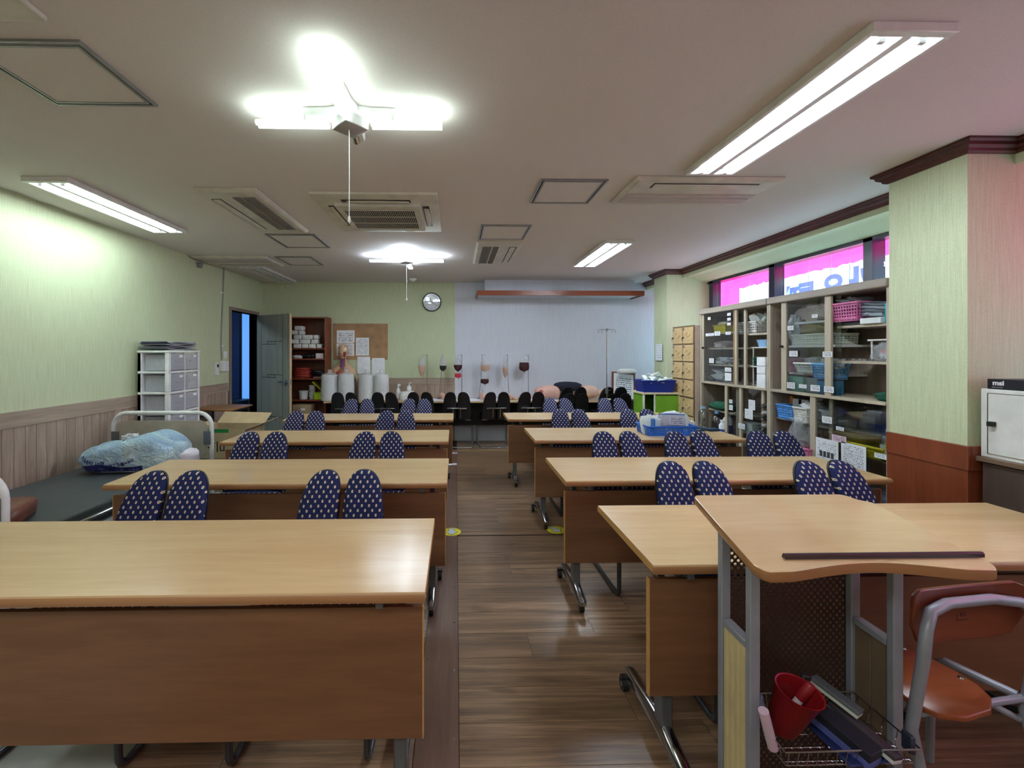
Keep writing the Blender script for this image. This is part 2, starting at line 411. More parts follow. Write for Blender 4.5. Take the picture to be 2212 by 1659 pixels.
def banner_mat():
    x = N('backlit_banner'); tc = x.n('ShaderNodeTexCoord'); sp = x.n('ShaderNodeSeparateXYZ'); x.l(tc.outputs['Object'], sp.inputs[0])
    y, z = sp.outputs[1], sp.outputs[2]
    v = x.coord(scale=(1, 3.0, 0.6)); nz = x.noise(v, 2.2, 2, 0.5)
    edge = x.math('MULTIPLY_ADD', nz, 0.10, 2.215)
    step = x.math('GREATER_THAN', z, edge)
    near = x.math('LESS_THAN', y, 2.6); stepn = x.math('GREATER_THAN', z, 1.75); 
    far = x.math('MULTIPLY', x.math('GREATER_THAN', y, 5.44), x.math('LESS_THAN', y, 6.0))
    pk = x.math('MAXIMUM', x.math('MAXIMUM', step, x.math('MULTIPLY', near, stepn)), far)
    tear = x.noise(x.coord(scale=(1, 5, 5)), 1.3, 3, 0.6, 0.4)
    pale_ = x.ramp(tear, [(0.40, (136, 180, 200)), (0.5, (158, 198, 210)), (0.62, (176, 206, 208))])
    pinkc = x.ramp(tear, [(0.3, (232, 30, 140)), (0.7, (246, 44, 160))])
    col = x.mix(pk, pale_, pinkc)
    x.b.inputs['Base Color'].default_value = (0.5, 0.5, 0.5, 1)
    x.l(col, x.b.inputs['Emission Color']); x.b.inputs['Emission Strength'].default_value = SIGN
    return x.m
bn = M(); ny = 60; vs = []; fs = []
for k in range(ny + 1):
    yy = YN + (YB + 0.1 - YN) * k / ny; dx = 0.02 * noise.noise(Vector((yy * 2.1, 0, 3)))
    vs += [(XW + 0.20 + dx, yy, 0.95), (XW + 0.20 + dx, yy, 2.5), (XW + 0.208 + dx, yy, 2.5), (XW + 0.208 + dx, yy, 0.95)]
for k in range(ny):
    for j in range(4): a = k * 4 + j; b = k * 4 + (j + 1) % 4; fs.append((a, b, b + 4, a + 4))
bn.add(vs, fs); bno = bn.build('window_banner', banner_mat(), smooth=60)
tag(bno, 'backlit pink and pale blue banner hanging outside the windows above the cabinets', 'banner')
blue = emit('banner_blue', (30, 74, 190), .5)
for ch, yy, zz, s in (('ㅣ', 3.36, 2.08, .26), ('가', 3.74, 2.05, .30), ('요', 4.05, 2.055, .26), ('트', 4.37, 2.035, .26), ('자', 4.55, 2.02, .24)):
    text(ch, s, blue, bno, (XW + 0.172, yy, zz), (PI / 2, 0, PI / 2), 'lettering', 0.001, bold=0.015, sx=1)
wire = plain((235, 240, 245), 0.5)
for yy in (3.68, 3.86, 4.06, 4.32, 4.88, 5.20):
    M().tube([(XW + 0.165, yy, 2.5), (XW + 0.165, yy + 0.015, 2.0), (XW + 0.165, yy - 0.02, 1.4)], 0.003, 6).build('string', wire, bno)
# ------------------------------------------------------------------ ceiling fittings (all hang at ZC)
MAT['tube_lit'] = emit('lit_tube', (226, 240, 255), TUBE)
MAT['ring_lit'] = emit('lit_cross_tube', (226, 252, 240), RING)
MAT['ring_far'] = emit('lit_cross_tube_cool', (220, 240, 255), RING * 2.3)
MAT['tube_far'] = emit('lit_tube_bright', (226, 240, 255), TUBE * 1.7)
MAT['tube_wall'] = emit('lit_tube_soft', (226, 244, 250), TUBE * .62)
MAT['tube_off'] = plain((222, 224, 222), 0.3)
MAT['reflector'] = plain((196, 206, 200), 0.3)
MAT['grille'] = plain((58, 54, 52), 0.6)
MAT['shadow_gap'] = plain((52, 46, 44), 0.8)
MAT['alu'] = plain((150, 150, 150), 0.35, 0.5)
def twin_light(x, y0, w, L, label, lit=True, lm='tube_lit'):
    t = thing('fluorescent_light', label, 'ceiling light', (x, y0, ZC), group='recessed twin-tube ceiling lights')
    hw = w / 2
    M().frame(-hw, hw, 0, L, -0.034, 0.0, 0.022, 0.03).box(-0.018, 0.018, 0.03, L - 0.03, -0.034, -0.004).build('frame', 'white_paint', t, 0.003)
    for s in (-1, 1):
        a, b = (0.018, hw - 0.022) if s > 0 else (-hw + 0.022, -0.018)
        m = M(); q = (a + b) / 2
        m.rings([[(a, yy, -0.026), (a + 0.02, yy, -0.003), (b - 0.02, yy, -0.003), (b, yy, -0.026), (b, yy, -0.001), (a, yy, -0.001)] for yy in (0.03, L - 0.03)])
        m.build('reflector', 'reflector', t)
        M().tube([(q, 0.07, -0.024), (q, L - 0.07, -0.024)], 0.0125, 12).build('lamp_tube', lm if lit else 'tube_off', t)
        for yy in (0.045, L - 0.06):
            M().box(q - 0.012, q + 0.012, yy, yy + 0.015, -0.040, -0.003).build('lamp_holder', 'white_plastic', t, 0.002)
    return t
twin_light(1.56, 1.41, 0.30, 1.19, 'lit twin-tube ceiling light beside the pillar, closest to the lectern')
twin_light(1.64, 4.22, 0.30, 1.22, 'lit twin-tube ceiling light on the window side near the white wall', lm='tube_far')
twin_light(-2.625, 2.77, 0.30, 1.20, 'lit twin-tube ceiling light close to the green wall above the bed', lm='tube_wall')
twin_light(-2.66, 5.56, 0.30, 1.20, 'unlit twin-tube ceiling light in front of the open door', lit=False)

def cross_lamp(loc, label, missing=None, lm='ring_lit'):
    t = thing('cross_lamp', label, 'ceiling light', loc, group='four-armed cross ceiling lamps')
    # star-shaped housing with four stub arms
    pts = []
    for k in range(4):
        a = k * PI / 2
        for r, da in ((0.215, -0.11), (0.225, 0), (0.215, 0.11), (0.10, 0.30), (0.062, PI / 4), (0.10, PI / 2 - 0.30)):
            pts.append((r * math.cos(a + da), r * math.sin(a + da)))
    M().rings([[(x, y, -0.002) for x, y in pts], [(x, y, -0.032) for x, y in pts], [(x * 0.93, y * 0.93, -0.042) for x, y in pts]]).build('housing', 'white_plastic', t, smooth=50)
    hub = [(0.085 * math.cos(k * PI / 4) * (1 if k % 2 == 0 else 0.72), 0.085 * math.sin(k * PI / 4) * (1 if k % 2 == 0 else 0.72)) for k in range(8)]
    M().rings([[(x, y, -0.040) for x, y in hub], [(x, y, -0.090) for x, y in hub], [(x * 0.6, y * 0.6, -0.100) for x, y in hub]]).build('hub_cover', plain((170, 166, 166), 0.35), t, 0.003)
    for k in range(4):
        a = k * PI / 2; dx, dy = math.cos(a), math.sin(a)
        if k == missing:
            M().tube([(dx * 0.085, dy * 0.085, -0.07), (dx * 0.13, dy * 0.13, -0.082)], 0.018, 10).build('lamp_socket', 'chrome', t); continue
        for s in (-1, 1):
            ox, oy = -dy * 0.014 * s, dx * 0.014 * s
            M().tube([(dx * 0.10 + ox, dy * 0.10 + oy, -0.068), (dx * 0.425 + ox, dy * 0.425 + oy, -0.068)], 0.012, 10).build('lamp_tube', lm, t)
        M().box(-0.028, 0.028, -0.006, 0.006, -0.062, -0.040).at(0, 0, 0).build('tube_clip', 'white_plastic', t).matrix_local = Matrix.Translation((dx * 0.2, dy * 0.2, 0)) @ Matrix.Rotation(a + PI / 2, 4, 'Z')
    M().tube([(0, -0.02, -0.10), (0.001, -0.02, -0.30), (0, -0.02, -0.50)], 0.0022, 6).build('pull_cord', 'white_plastic', t)
    M().lathe([(0.003, -0.498), (0.006, -0.505), (0.006, -0.525), (0.002, -0.53)], 10).build('cord_end', 'white_plastic', t).location = (0, -0.02, 0)
    return t
cross_lamp((-0.49, 1.985, ZC), 'large-looking cross-shaped ceiling lamp with one empty arm, in front of the air conditioner', missing=1)
cross_lamp((-0.57, 4.95, ZC), 'cross-shaped ceiling lamp with four lit tubes near the wall clock', lm='ring_far')

def strip_ac(x0, x1, y0, y1, label, along='y', grille=True, flip=False):
    "one-way cassette: frame, body, louvre, two grilles"
    t = thing('air_conditioner', label, 'air conditioner', ((x0 + x1) / 2, (y0 + y1) / 2, ZC), PI / 2 if along == 'y' else 0, 'one-way ceiling air conditioners')
    L = (y1 - y0) if along == 'y' else (x1 - x0); W = (x1 - x0) if along == 'y' else (y1 - y0)
    if flip: t.rotation_euler[2] += PI
    M().rings([[(-L / 2, -W / 2, 0), (L / 2, -W / 2, 0), (L / 2, W / 2, 0), (-L / 2, W / 2, 0)],
               [(-L / 2, -W / 2, -0.012), (L / 2, -W / 2, -0.012), (L / 2, W / 2, -0.012), (-L / 2, W / 2, -0.012)],
               [(-L / 2 + 0.02, -W / 2 + 0.02, -0.030), (L / 2 - 0.02, -W / 2 + 0.02, -0.030), (L / 2 - 0.02, W / 2 - 0.02, -0.030), (-L / 2 + 0.02, W / 2 - 0.02, -0.030)]]).build('body', 'ac_body', t, 0.004)
    # louvre in its slot
    M().box(-L * 0.36, L * 0.36, W * 0.24, W * 0.40, -0.0315, -0.028).build('louvre_slot', 'shadow_gap', t, smooth=0)
    M().box(-L * 0.352, L * 0.352, W * 0.26, W * 0.375, -0.037, -0.030).build('louvre', 'ac_body', t, 0.002)
    for (a, b) in ((-0.12, 0.0), (-0.36, -0.16)):
        if grille:
            M().box(-L * 0.40, L * 0.36, W * a, W * b, -0.0312, -0.029).build('grille_back', 'grille', t, smooth=0)
            m = M(); n = 40
            for k in range(n + 1):
                x = -L * 0.40 + L * 0.76 * k / n; m.box(x - 0.0022, x + 0.0022, W * a, W * b, -0.036, -0.031)
            nn = 6 if b - a > 0.15 else 3
            for k in range(nn + 1):
                yy = W * a + (W * (b - a)) * k / nn; m.box(-L * 0.40, L * 0.36, yy - 0.001, yy + 0.001, -0.0365, -0.0312)
            m.build('grille', plain((150, 144, 138), 0.5), t, smooth=0)
        else:
            M().box(-L * 0.47, L * 0.47, W * a, W * b, -0.034, -0.029).build('rib', plain((186, 172, 170), 0.5), t, 0.002)
    return t
strip_ac(-1.79, -1.36, 2.93, 3.96, 'cream ceiling air conditioner with two dark grilles, beside the square cassette unit', 'y')
strip_ac(1.15, 2.11, 2.68, 3.15, 'ceiling air conditioner with a closed flap, at the end of the window-side lamp', 'x', grille=False, flip=True)
strip_ac(-3.08, -2.20, 4.99, 5.52, 'closed ceiling air conditioner touching the green wall before the door', 'x', grille=False)
strip_ac(0.21, 0.68, 4.27, 5.33, 'ceiling air conditioner with two dark grilles near the white wall', 'y', flip=True)
def cornerac():
    t = thing('air_conditioner', 'ceiling unit with a ribbed vent cut off by the photo corner', 'air conditioner', (-1.83, 1.16, ZC))
    M().box(-0.47, 0.47, -0.31, 0.29, -0.02, 0).build('body', 'ac_body', t, 0.006)
    m = M()
    for k in range(14): m.box(-0.36, 0.22, -0.2 + k * 0.028, -0.19 + k * 0.028, -0.028, -0.018)
    m.build('louvre', plain((176, 160, 140), 0.5), t, smooth=0)
cornerac()

def cassette():
    x0, x1, y0, y1 = -1.03, -0.13, 2.99, 3.92
    t = thing('cassette_air_conditioner', 'square four-way ceiling air conditioner with a slatted intake grille', 'air conditioner', ((x0 + x1) / 2, (y0 + y1) / 2, ZC))
    W, D = (x1 - x0) / 2, (y1 - y0) / 2
    M().rings([[(-W, -D, 0), (W, -D, 0), (W, D, 0), (-W, D, 0)], [(-W, -D, -0.018), (W, -D, -0.018), (W, D, -0.018), (-W, D, -0.018)],
               [(-W + .03, -D + .03, -0.026), (W - .03, -D + .03, -0.026), (W - .03, D - .03, -0.026), (-W + .03, D - .03, -0.026)]]).build('outer_panel', 'ac_body', t, 0.003)
    i = 0.315
    M().box(-i, i, -i, i, -0.052, -0.024).build('intake_cover', 'ac_body', t, 0.004)
    for k in range(4):
        R = Matrix.Rotation(k * PI / 2, 4, 'Z')
        o = M().box(-0.25, 0.25, i + 0.012, i + 0.062, -0.0285, -0.024).build('outlet_slot', 'black', t, smooth=0); o.matrix_local = R
        m = M(); m.rings([[(x, i + 0.022 + 0.018 * (1 - (x / 0.25) ** 2), -0.030), (x, i + 0.052 + 0.01 * (1 - (x / 0.25) ** 2), -0.033), (x, i + 0.052, -0.038), (x, i + 0.022, -0.036)] for x in [j * 0.05 - 0.24 for j in range(10)]])
        o = m.build('flap', 'ac_body', t); o.matrix_local = R
    M().box(-0.265, 0.265, -0.235, 0.235, -0.0535, -0.050).build('grille_back', plain((14, 14, 14), 0.8), t, smooth=0)
    for k in range(37):
        x = -0.264 + 0.528 * k / 36
        M().box(-0.0019, 0.0019, -0.235, 0.235, -0.0565, -0.0525).build('slat', 'ac_body', t, smooth=0).location = (x, 0, 0)
    m = M()
    for yy in (-0.235, -0.08, 0.08, 0.235): m.box(-0.266, 0.266, yy - 0.0025, yy + 0.0025, -0.058, -0.054)
    m.build('grille_bar', 'ac_body', t, smooth=0)
cassette()
def hatch(x0, x1, y0, y1, label, open_=0.0):
    t = thing('access_hatch', label, 'ceiling hatch', ((x0 + x1) / 2, (y0 + y1) / 2, ZC), group='square ceiling access hatches')
    W, D = (x1 - x0) / 2, (y1 - y0) / 2
    M().frame(-W, W, -D, D, -0.010, 0.0, 0.012).build('frame', 'alu', t, smooth=0)
    M().frame(-W + .012, W - .012, -D + .012, D - .012, -0.004, 0.0, 0.010).build('gap', 'shadow_gap', t, smooth=0)
    p = M().box(-W + .022, W - .022, 0, 2 * D - .044, -0.008, -0.001).build('hatch_door', 'ceil', t, smooth=0)
    p.location = (0, -D + .022, 0)
    M().frame(-W + .022, W - .022, 0, 2 * D - .044, -0.011, -0.008, 0.010).build('door_rim', 'alu', p, smooth=0)
    if open_:
        p.location = (0, D - .022, 0); p.rotation_euler = (open_, 0, PI) ; p.location = (0, D - .022, -0.001)
hatch(-1.80, -1.35, 1.555, 1.96, 'large-looking ceiling hatch closest to the camera, by the ribbed corner unit')
hatch(0.55, 0.99, 2.74, 3.18, 'ceiling hatch between the square cassette and the closed window-side unit')
hatch(0.22, 0.67, 3.74, 4.21, 'ceiling hatch directly in front of the dark-grilled unit near the white wall')
hatch(-1.81, -1.34, 4.07, 4.59, 'ceiling hatch just behind the grilled air conditioner on the door side')
hatch(-2.13, -1.70, 5.03, 5.52, 'ceiling hatch beside the closed unit on the green wall')
t = thing('smoke_detector', 'round white smoke detector on the ceiling near the clock', 'smoke detector', (-0.66, 6.55, ZC))
M().lathe([(0.055, 0), (0.055, -0.015), (0.045, -0.028), (0.02, -0.034)], 20).build('body', 'white_plastic', t)
M().lathe([(0.02, -0.034), (0.02, -0.042), (0.01, -0.046)], 14).build('sensor', 'white_plastic', t)

# soffit box and brown ledge against the white wall
sf = struct(slab('ceiling_soffit', 0.45, 2.80, 6.62, YB, 2.364, ZC, pale))
lg = thing('wall_canopy', 'white canopy with a red-brown edge board high on the white wall', 'canopy', (0, 0, 0))
M().box(0.34, 2.84, 6.43, YB - 0.004, 2.312, 2.364).build('underside', pale, lg, smooth=0)
M().box(0.32, 2.86, 6.405, 6.43, 2.292, 2.366).build('edge_board', wood('canopy_edge', (150, 78, 46), (126, 60, 34), 0), lg, 0.002)
M().box(0.32, 0.34, 6.43, YB - 0.004, 2.292, 2.366).build('side_board', 'red_wood', lg, 0.002)
M().box(2.84, 2.86, 6.43, YB - 0.004, 2.292, 2.366).build('side_board', 'red_wood', lg, 0.002)
# ------------------------------------------------------------------ desks
def desk(x0, x1, yn, label, depth=0.56):
    W = x1 - x0; t = thing('classroom_desk', label, 'desk', ((x0 + x1) / 2, yn + depth / 2, 0), 0, 'folding classroom desks on castors')
    h = W / 2; d = depth / 2
    prof = [(-d + .004, .72), (d - .004, .72), (d, .714), (d, .700), (d - .006, .692), (-d + .006, .692), (-d, .700), (-d, .712)]
    M().prism([(a, b) for a, b in prof], -h, h, 0).build('tabletop', 'desk_top', t, smooth=50)
    for s in (-1, 1):
        q = s * (d + 0.0006)
        e = [(q, .716), (q + s * .0035, .711), (q + s * .0035, .699), (q, .690), (q - s * .012, .6912), (q - s * .003, .7135)]
        M().prism([(a, b) for a, b in e], -h - .001, h + .001, 0).build('edge_band', 'desk_edge', t, smooth=60)
        M().box(s * h - .0004 if s < 0 else h - .0006, s * h + .0006 if s < 0 else h + .001, -d + .004, d - .004, .6925, .7175).build('side_edge', wood_side, t, smooth=0)
    M().box(-h + .08, h - .08, -d + .10, d - .10, .655, .691).build('under_frame', 'black', t, 0.003)
    M().box(-h + .012, h - .012, -d + .055, -d + .073, .235, .645).build('modesty_panel', 'desk_panel', t, 0.001)
    for q in (-h + .010, h - .010): M().box(q - .002, q + .002, -d + .054, -d + .074, .235, .645).build('panel_edging', wood_side, t, smooth=0)
    for s in (-1, 1):
        lx = s * (h - .085)
        M().box(lx - .020, lx + .020, -d + .078, -d + .138, .10, .60).rings([[(lx - .016, -d + .085, .58), (lx + .016, -d + .085, .58), (lx + .016, -d + .125, .58), (lx - .016, -d + .125, .58)], [(lx - .016, -d + .16, .66), (lx + .016, -d + .16, .66), (lx + .016, -d + .26, .66), (lx - .016, -d + .26, .66)]]).build('leg', 'steel_grey', t, 0.004)
        f = M(); f.rings([[(lx + a * ww, yy, zz + b * hh) for a, b in ((-1, -1), (1, -1), (1, .4), (.5, 1), (-.5, 1), (-1, .4))]
                          for yy, zz, ww, hh in ((-d - .055, .062, .016, .010), (-d - .03, .066, .022, .016), (-d + .08, .085, .024, .024), (-d + .16, .085, .024, .024), (d - .17, .068, .022, .016), (d - .145, .062, .016, .011))])
        f.build('foot', 'chrome', t, smooth=50)
        for yy, ox in ((-d - .012, .0), (d - .185, -.028 * 1)):
            c = M(); cx = lx + (0 if yy < 0 else s * .034)
            c.cyl((cx - .011, yy, .027), (cx + .011, yy, .027), .027, 16); w_ = c.build('caster', 'rubber', t)
            M().cyl((cx - .0125, yy, .027), (cx + .0125, yy, .027), .010, 10).build('hub', 'steel_grey', w_)
            M().box(cx - .015, cx + .015, yy - .012, yy + .012, .048, .062).build('bracket', 'black', w_, .002)
        M().box(s * (h - .14) - .012, s * (h - .14) + .012, -d + .02, -d + .07, .660, .690).build('folding_catch', 'steel_grey', t, .002)
    return t
wood_side = wood('desk_side_edge', (206, 160, 98), (188, 140, 80), 1, 1.0, 0.45)
ordn = ['front-row', 'second-row', 'third-row', 'back-row']
Ld = [(-1.96, -.093, 1.275, .573), (-1.91, -.05, 2.345, .54), (-1.88, -.063, 3.435, .50), (-1.83, -.03, 4.535, .47)]
Rd = [(.665, 2.53, 1.42, .565), (.61, 2.47, 2.36, .53), (.645, 2.40, 3.46, .56), (.557, 2.40, 4.55, .48)]
extra = ['next to the bed end', 'overlapping the bed', 'in front of the cardboard box', 'in front of the open door']
extra2 = ['right behind the lectern', 'with two chairs at the glass cabinet', 'carrying the light blue basket', 'facing the lockers']
for i, (a, b, y, dp) in enumerate(Ld): desk(a, b, y, 'beech folding desk, %s on the door side of the aisle' % ordn[i], dp)
for i, (a, b, y, dp) in enumerate(Rd): desk(a, b, y, 'beech folding desk, %s on the window side, %s' % (ordn[i], extra2[i]), dp)

# ------------------------------------------------------------------ split-back chairs
def dotted():
    x = N('navy_dotted_fabric'); tc = x.n('ShaderNodeTexCoord'); sp = x.n('ShaderNodeSeparateXYZ'); x.l(tc.outputs['Object'], sp.inputs[0])
    X, Y, Z = sp.outputs
    zz = x.math('ADD', Z, x.math('MULTIPLY', Y, 0.15))
    v = x.math('DIVIDE', zz, 0.0210); row = x.math('FLOOR', v)
    u = x.math('ADD', x.math('DIVIDE', X, 0.034), x.math('MULTIPLY', x.math('MODULO', row, 2.0), 0.5))
    fu = x.math('MULTIPLY', x.math('SUBTRACT', x.math('FRACT', u), 0.5), 0.034)
    fv = x.math('MULTIPLY', x.math('SUBTRACT', x.math('FRACT', v), 0.5), 0.0210)
    a = x.math('POWER', x.math('DIVIDE', fu, 0.0044), 2.0); b = x.math('POWER', x.math('DIVIDE', fv, 0.0066), 2.0)
    r = x.math('SQRT', x.math('ADD', a, b))
    ring = x.math('LESS_THAN', r, 1.0); core = x.math('LESS_THAN', r, 0.42)
    f = x.math('SUBTRACT', ring, x.math('MULTIPLY', core, 0.8))
    x.l(x.mix(f, (*lin((34, 40, 82)), 1), (*lin((226, 208, 176)), 1)), x.b.inputs['Base Color'])
    g = x.noise(x.coord(scale=(1, 1, 1)), 420, 2); x.bump(g, 0.35, 0.001)
    return x.set(0.85, spec=0.2)
MAT['dots'] = dotted()
MAT['black_cloth'] = plain((20, 20, 22), 0.9, 0, 0.15)
def lobe_rings(s):
    "one half of the split backrest; s=-1 left, +1 right. Outline in (x outward, z)"
    out = [(.016, .45), (.012, .54), (.011, .64), (.012, .71), (.015, .770), (.026, .818), (.052, .846), (.088, .855), (.130, .847), (.163, .818), (.184, .770), (.197, .705), (.203, .63), (.211, .55), (.213, .49), (.205, .45), (.17, .432), (.10, .428), (.04, .432)]
    cx, cz = .105, .62
    fine = []
    for i in range(len(out)):
        p0, p1, p2, p3 = (Vector(out[(i + q) % len(out)]) for q in (-1, 0, 1, 2))
        for tt in (0, .5): fine.append(tuple(.5 * ((2 * p1) + (p2 - p0) * tt + (2 * p0 - 5 * p1 + 4 * p2 - p3) * tt * tt + (3 * p1 - p0 - 3 * p2 + p3) * tt ** 3)))
    out = fine
    def yb(z, x): return .165 + (z - .45) * .36 - .10 * 0 - (x - .105) ** 2 * 1.0 + (z - .65) ** 2 * .5
    def R(k, off):
        return [(s * (cx + (x - cx) * k), yb(cz + (z - cz) * k, cx + (x - cx) * k) + off, cz + (z - cz) * k) for x, z in out]
    return R
def chair(name, label, fabric, frame_mat, group, rz, loc):
    t = thing(name, label, 'chair', loc, rz, group)
    for s in (-1, 1):
        R = lobe_rings(s)
        M().rings([R(.97, .008), R(1.0, -.002), R(.99, -.016), R(.90, -.030), R(.6, -.036), R(.2, -.038)]).build('backrest', fabric, t, smooth=70)
        M().rings([R(.985, .010), R(.985, .022), R(.8, .028), R(.3, .028)]).build('back_shell', 'black', t, smooth=60)
    st = [(-.21, -.20), (-.12, -.235), (0, -.24), (.12, -.235), (.21, -.20), (.225, -.05), (.21, .12), (.12, .165), (0, .17), (-.12, .165), (-.21, .12), (-.225, -.05)]
    M().rings([[(x * .96, y * .96, .432) for x, y in st], [(x, y, .442) for x, y in st], [(x, y, .466) for x, y in st], [(x * .93, y * .93, .482) for x, y in st], [(x * .5, y * .5, .486) for x, y in st]]).build('seat', fabric, t, smooth=60)
    for s in (-1, 1):
        def arc(c, r, a0, a1, n=5): return [(s * .235, c[0] + r * math.cos(a0 + (a1 - a0) * k / n), c[1] + r * math.sin(a0 + (a1 - a0) * k / n)) for k in range(n + 1)]
        p = [(s * .12, .16, .425), (s * .20, .14, .42)] + arc((-.275, .365), .05, PI / 2, PI) + arc((-.275, .062), .05, PI, PI * 1.5) + [(s * .235, .12, .012), (s * .225, .19, .012)]
        M().tube(p, .0125, 10).build('leg', frame_mat, t, smooth=60)
    M().tube([(-.225, .19, .012), (.225, .19, .012)], .011, 10).build('rear_crossbar', frame_mat, t)
    M().box(-.15, .15, .242, .262, .595, .612).build('back_bar', frame_mat, t, .004)
    for s in (-1, 1):
        M().tube([(s * .055, .10, .42), (s * .055, .19, .44), (s * .055, .235, .52), (s * .055, .252, .60)], .009, 8).build('back_post', frame_mat, t)
        M().cyl((s * .10, .225, .603), (s * .10, .246, .603), .008, 8).build('bolt', 'chrome', t)
    return t
MAT['chair_tube'] = plain((86, 88, 94), 0.28, 0.7)
gb = 'navy dotted split-back chairs at the desks'
seats = [(-1.385, 1.80, 'behind the front-row door-side desk, on its bed side'), (-.545, 1.80, 'behind the front-row door-side desk, on its aisle side'),
         (-1.40, 2.82, 'behind the second-row door-side desk, on its bed side'), (-.56, 2.82, 'behind the second-row door-side desk, on its aisle side'),
         (-1.47, 3.94, 'behind the third-row door-side desk, on its wall side'), (-.59, 3.96, 'behind the third-row door-side desk, on its aisle side'),
         (-1.19, 5.02, 'behind the back-row door-side desk, on its shelf side'), (-.505, 5.02, 'behind the back-row door-side desk, on its aisle side'),
         (1.235, 1.93, 'seen between lectern and aisle, behind the front-row window-side desk'), (1.985, 1.93, 'seen over the lectern, behind the front-row window-side desk'),
         (1.18, 2.79, 'behind the second-row window-side desk, at its aisle end'), (1.715, 2.79, 'in the middle behind the second-row window-side desk'), (2.31, 2.79, 'behind the second-row window-side desk, next to the glass cabinet'),
         (1.155, 4.01, 'behind the third-row window-side desk, at its aisle end'), (1.845, 4.00, 'behind the third-row window-side desk, half hidden by the blue basket'),
         (1.28, 5.04, 'behind the back-row window-side desk, at its aisle end'), (1.97, 5.04, 'behind the back-row window-side desk, below the drip stand')]
c0 = chair('split_back_chair', 'x', 'dots', 'chair_tube', gb, 0, (seats[0][0], seats[0][1], 0))
rr = random.Random(5)
for i, (x, y, lb) in enumerate(seats):
    lab = 'navy dotted chair ' + lb
    if i == 0: c0['label'] = lab; continue
    dup(c0, (x, y, 0), rr.uniform(-.05, .05), lab)
# black chairs pushed up to the tables along the back wall, seen from behind
gk = 'black split-back chairs at the tables along the back wall'
blk = [(-1.625, 6.53, 'under the first pair of white rolls'), (-1.03, 6.53, 'in front of the second pair of white rolls'), (-.52, 6.55, 'before the dispensers and the first practice arm'),
       (.02, 6.54, 'at the aisle, before the boundary of green and white wall'), (.59, 6.54, 'facing the practice arm under the twin drip bags'), (1.11, 6.55, 'facing the last drip bag on the white wall')]
b0 = chair('black_split_back_chair', 'x', 'black_cloth', 'chrome', gk, PI, (blk[0][0], blk[0][1], 0))
for i, (x, y, lb) in enumerate(blk):
    lab = 'black split-back chair ' + lb
    if i == 0: b0['label'] = lab; continue
    dup(b0, (x, y, 0), PI + rr.uniform(-.06, .06), lab)
gs = 'black chairs stacked before the practice mannequins'
s1 = dup(b0, (1.70, 6.32, 0), PI, 'lower black chair of the two stacked before the pink mannequins', gs)
s2 = dup(b0, (1.70, 6.40, .085), PI, 'upper black chair of the two stacked before the pink mannequins', gs)
s3 = dup(b0, (2.30, 6.28, 0), PI, 'lower black chair of the two stacked behind the drip stand', gs)
s4 = dup(b0, (2.27, 6.36, .085), PI, 'upper black chair of the two stacked behind the drip stand', gs)

# ------------------------------------------------------------------ tables along the back wall
def back_table(x0, x1, label):
    t = thing('long_table', label, 'table', ((x0 + x1) / 2, 6.63, 0), 0, 'long tables along the back wall')
    h = (x1 - x0) / 2
    M().box(-h, h, -.26, .25, .675, .70).build('tabletop', 'desk_top', t, .004)
    M().box(-h + .02, h - .02, .10, .118, .28, .66).build('modesty_panel', 'black', t, smooth=0)
    M().box(-h + .04, h - .04, -.12, .10, .64, .675).build('under_tray', 'black', t, smooth=0)
    for s in (-1, 1):
        M().box(s * (h - .05) - .018, s * (h - .05) + .018, .00, .05, .05, .66).build('leg', 'dark_tube', t, .003)
        M().box(s * (h - .05) - .02, s * (h - .05) + .02, -.22, .22, .0, .05).build('foot', 'dark_tube', t, .006)
back_table(-1.97, -.15, 'beech wall table carrying the white rolls')
back_table(-.13, 1.69, 'beech wall table carrying the practice arms on white paper')
back_table(1.71, 2.36, 'short beech wall table carrying the pink mannequins')

# ------------------------------------------------------------------ bookcase by the door
bc = thing('bookcase', 'red-brown open bookcase between the door and the pinboard', 'bookcase', (-2.43, 6.74, 0))
MAT['case_in'] = wood('bookcase_back', (118, 66, 44), (92, 48, 30), 2, 1.0, 0.5)
M().box(-.43, -.41, -.15, .14, 0, 1.98).box(.41, .43, -.15, .14, 0, 1.98).build('side_panel', 'red_wood', bc, .002)
M().box(-.41, .41, -.15, .14, 1.955, 1.975).build('top_board', 'red_wood', bc, .002)
M().box(-.41, .41, .12, .138, 0, 1.955).build('back_board', 'case_in', bc, smooth=0)
for z in (.30, .70, 1.03, 1.335, 1.495): M().box(-.41, .41, -.145, .12, z - .018, z).build('shelf', 'red_wood', bc, .001)
wh = plain((226, 226, 222), 0.6)
def boxy(name, label, cat, loc, dims, mat, rz=0, group=None, bev=.004, lid=None):
    o = M().box(-dims[0] / 2, dims[0] / 2, -dims[1] / 2, dims[1] / 2, 0, dims[2]).build(name, mat, None, bev)
    o.location = loc; o.rotation_euler = (0, 0, rz); tag(o, label, cat, group)
    if lid: M().box(-dims[0] / 2 - .003, dims[0] / 2 + .003, -dims[1] / 2 - .003, dims[1] / 2 + .003, dims[2] * .8, dims[2] + .004).build('lid', mat, o, .002)
    return o
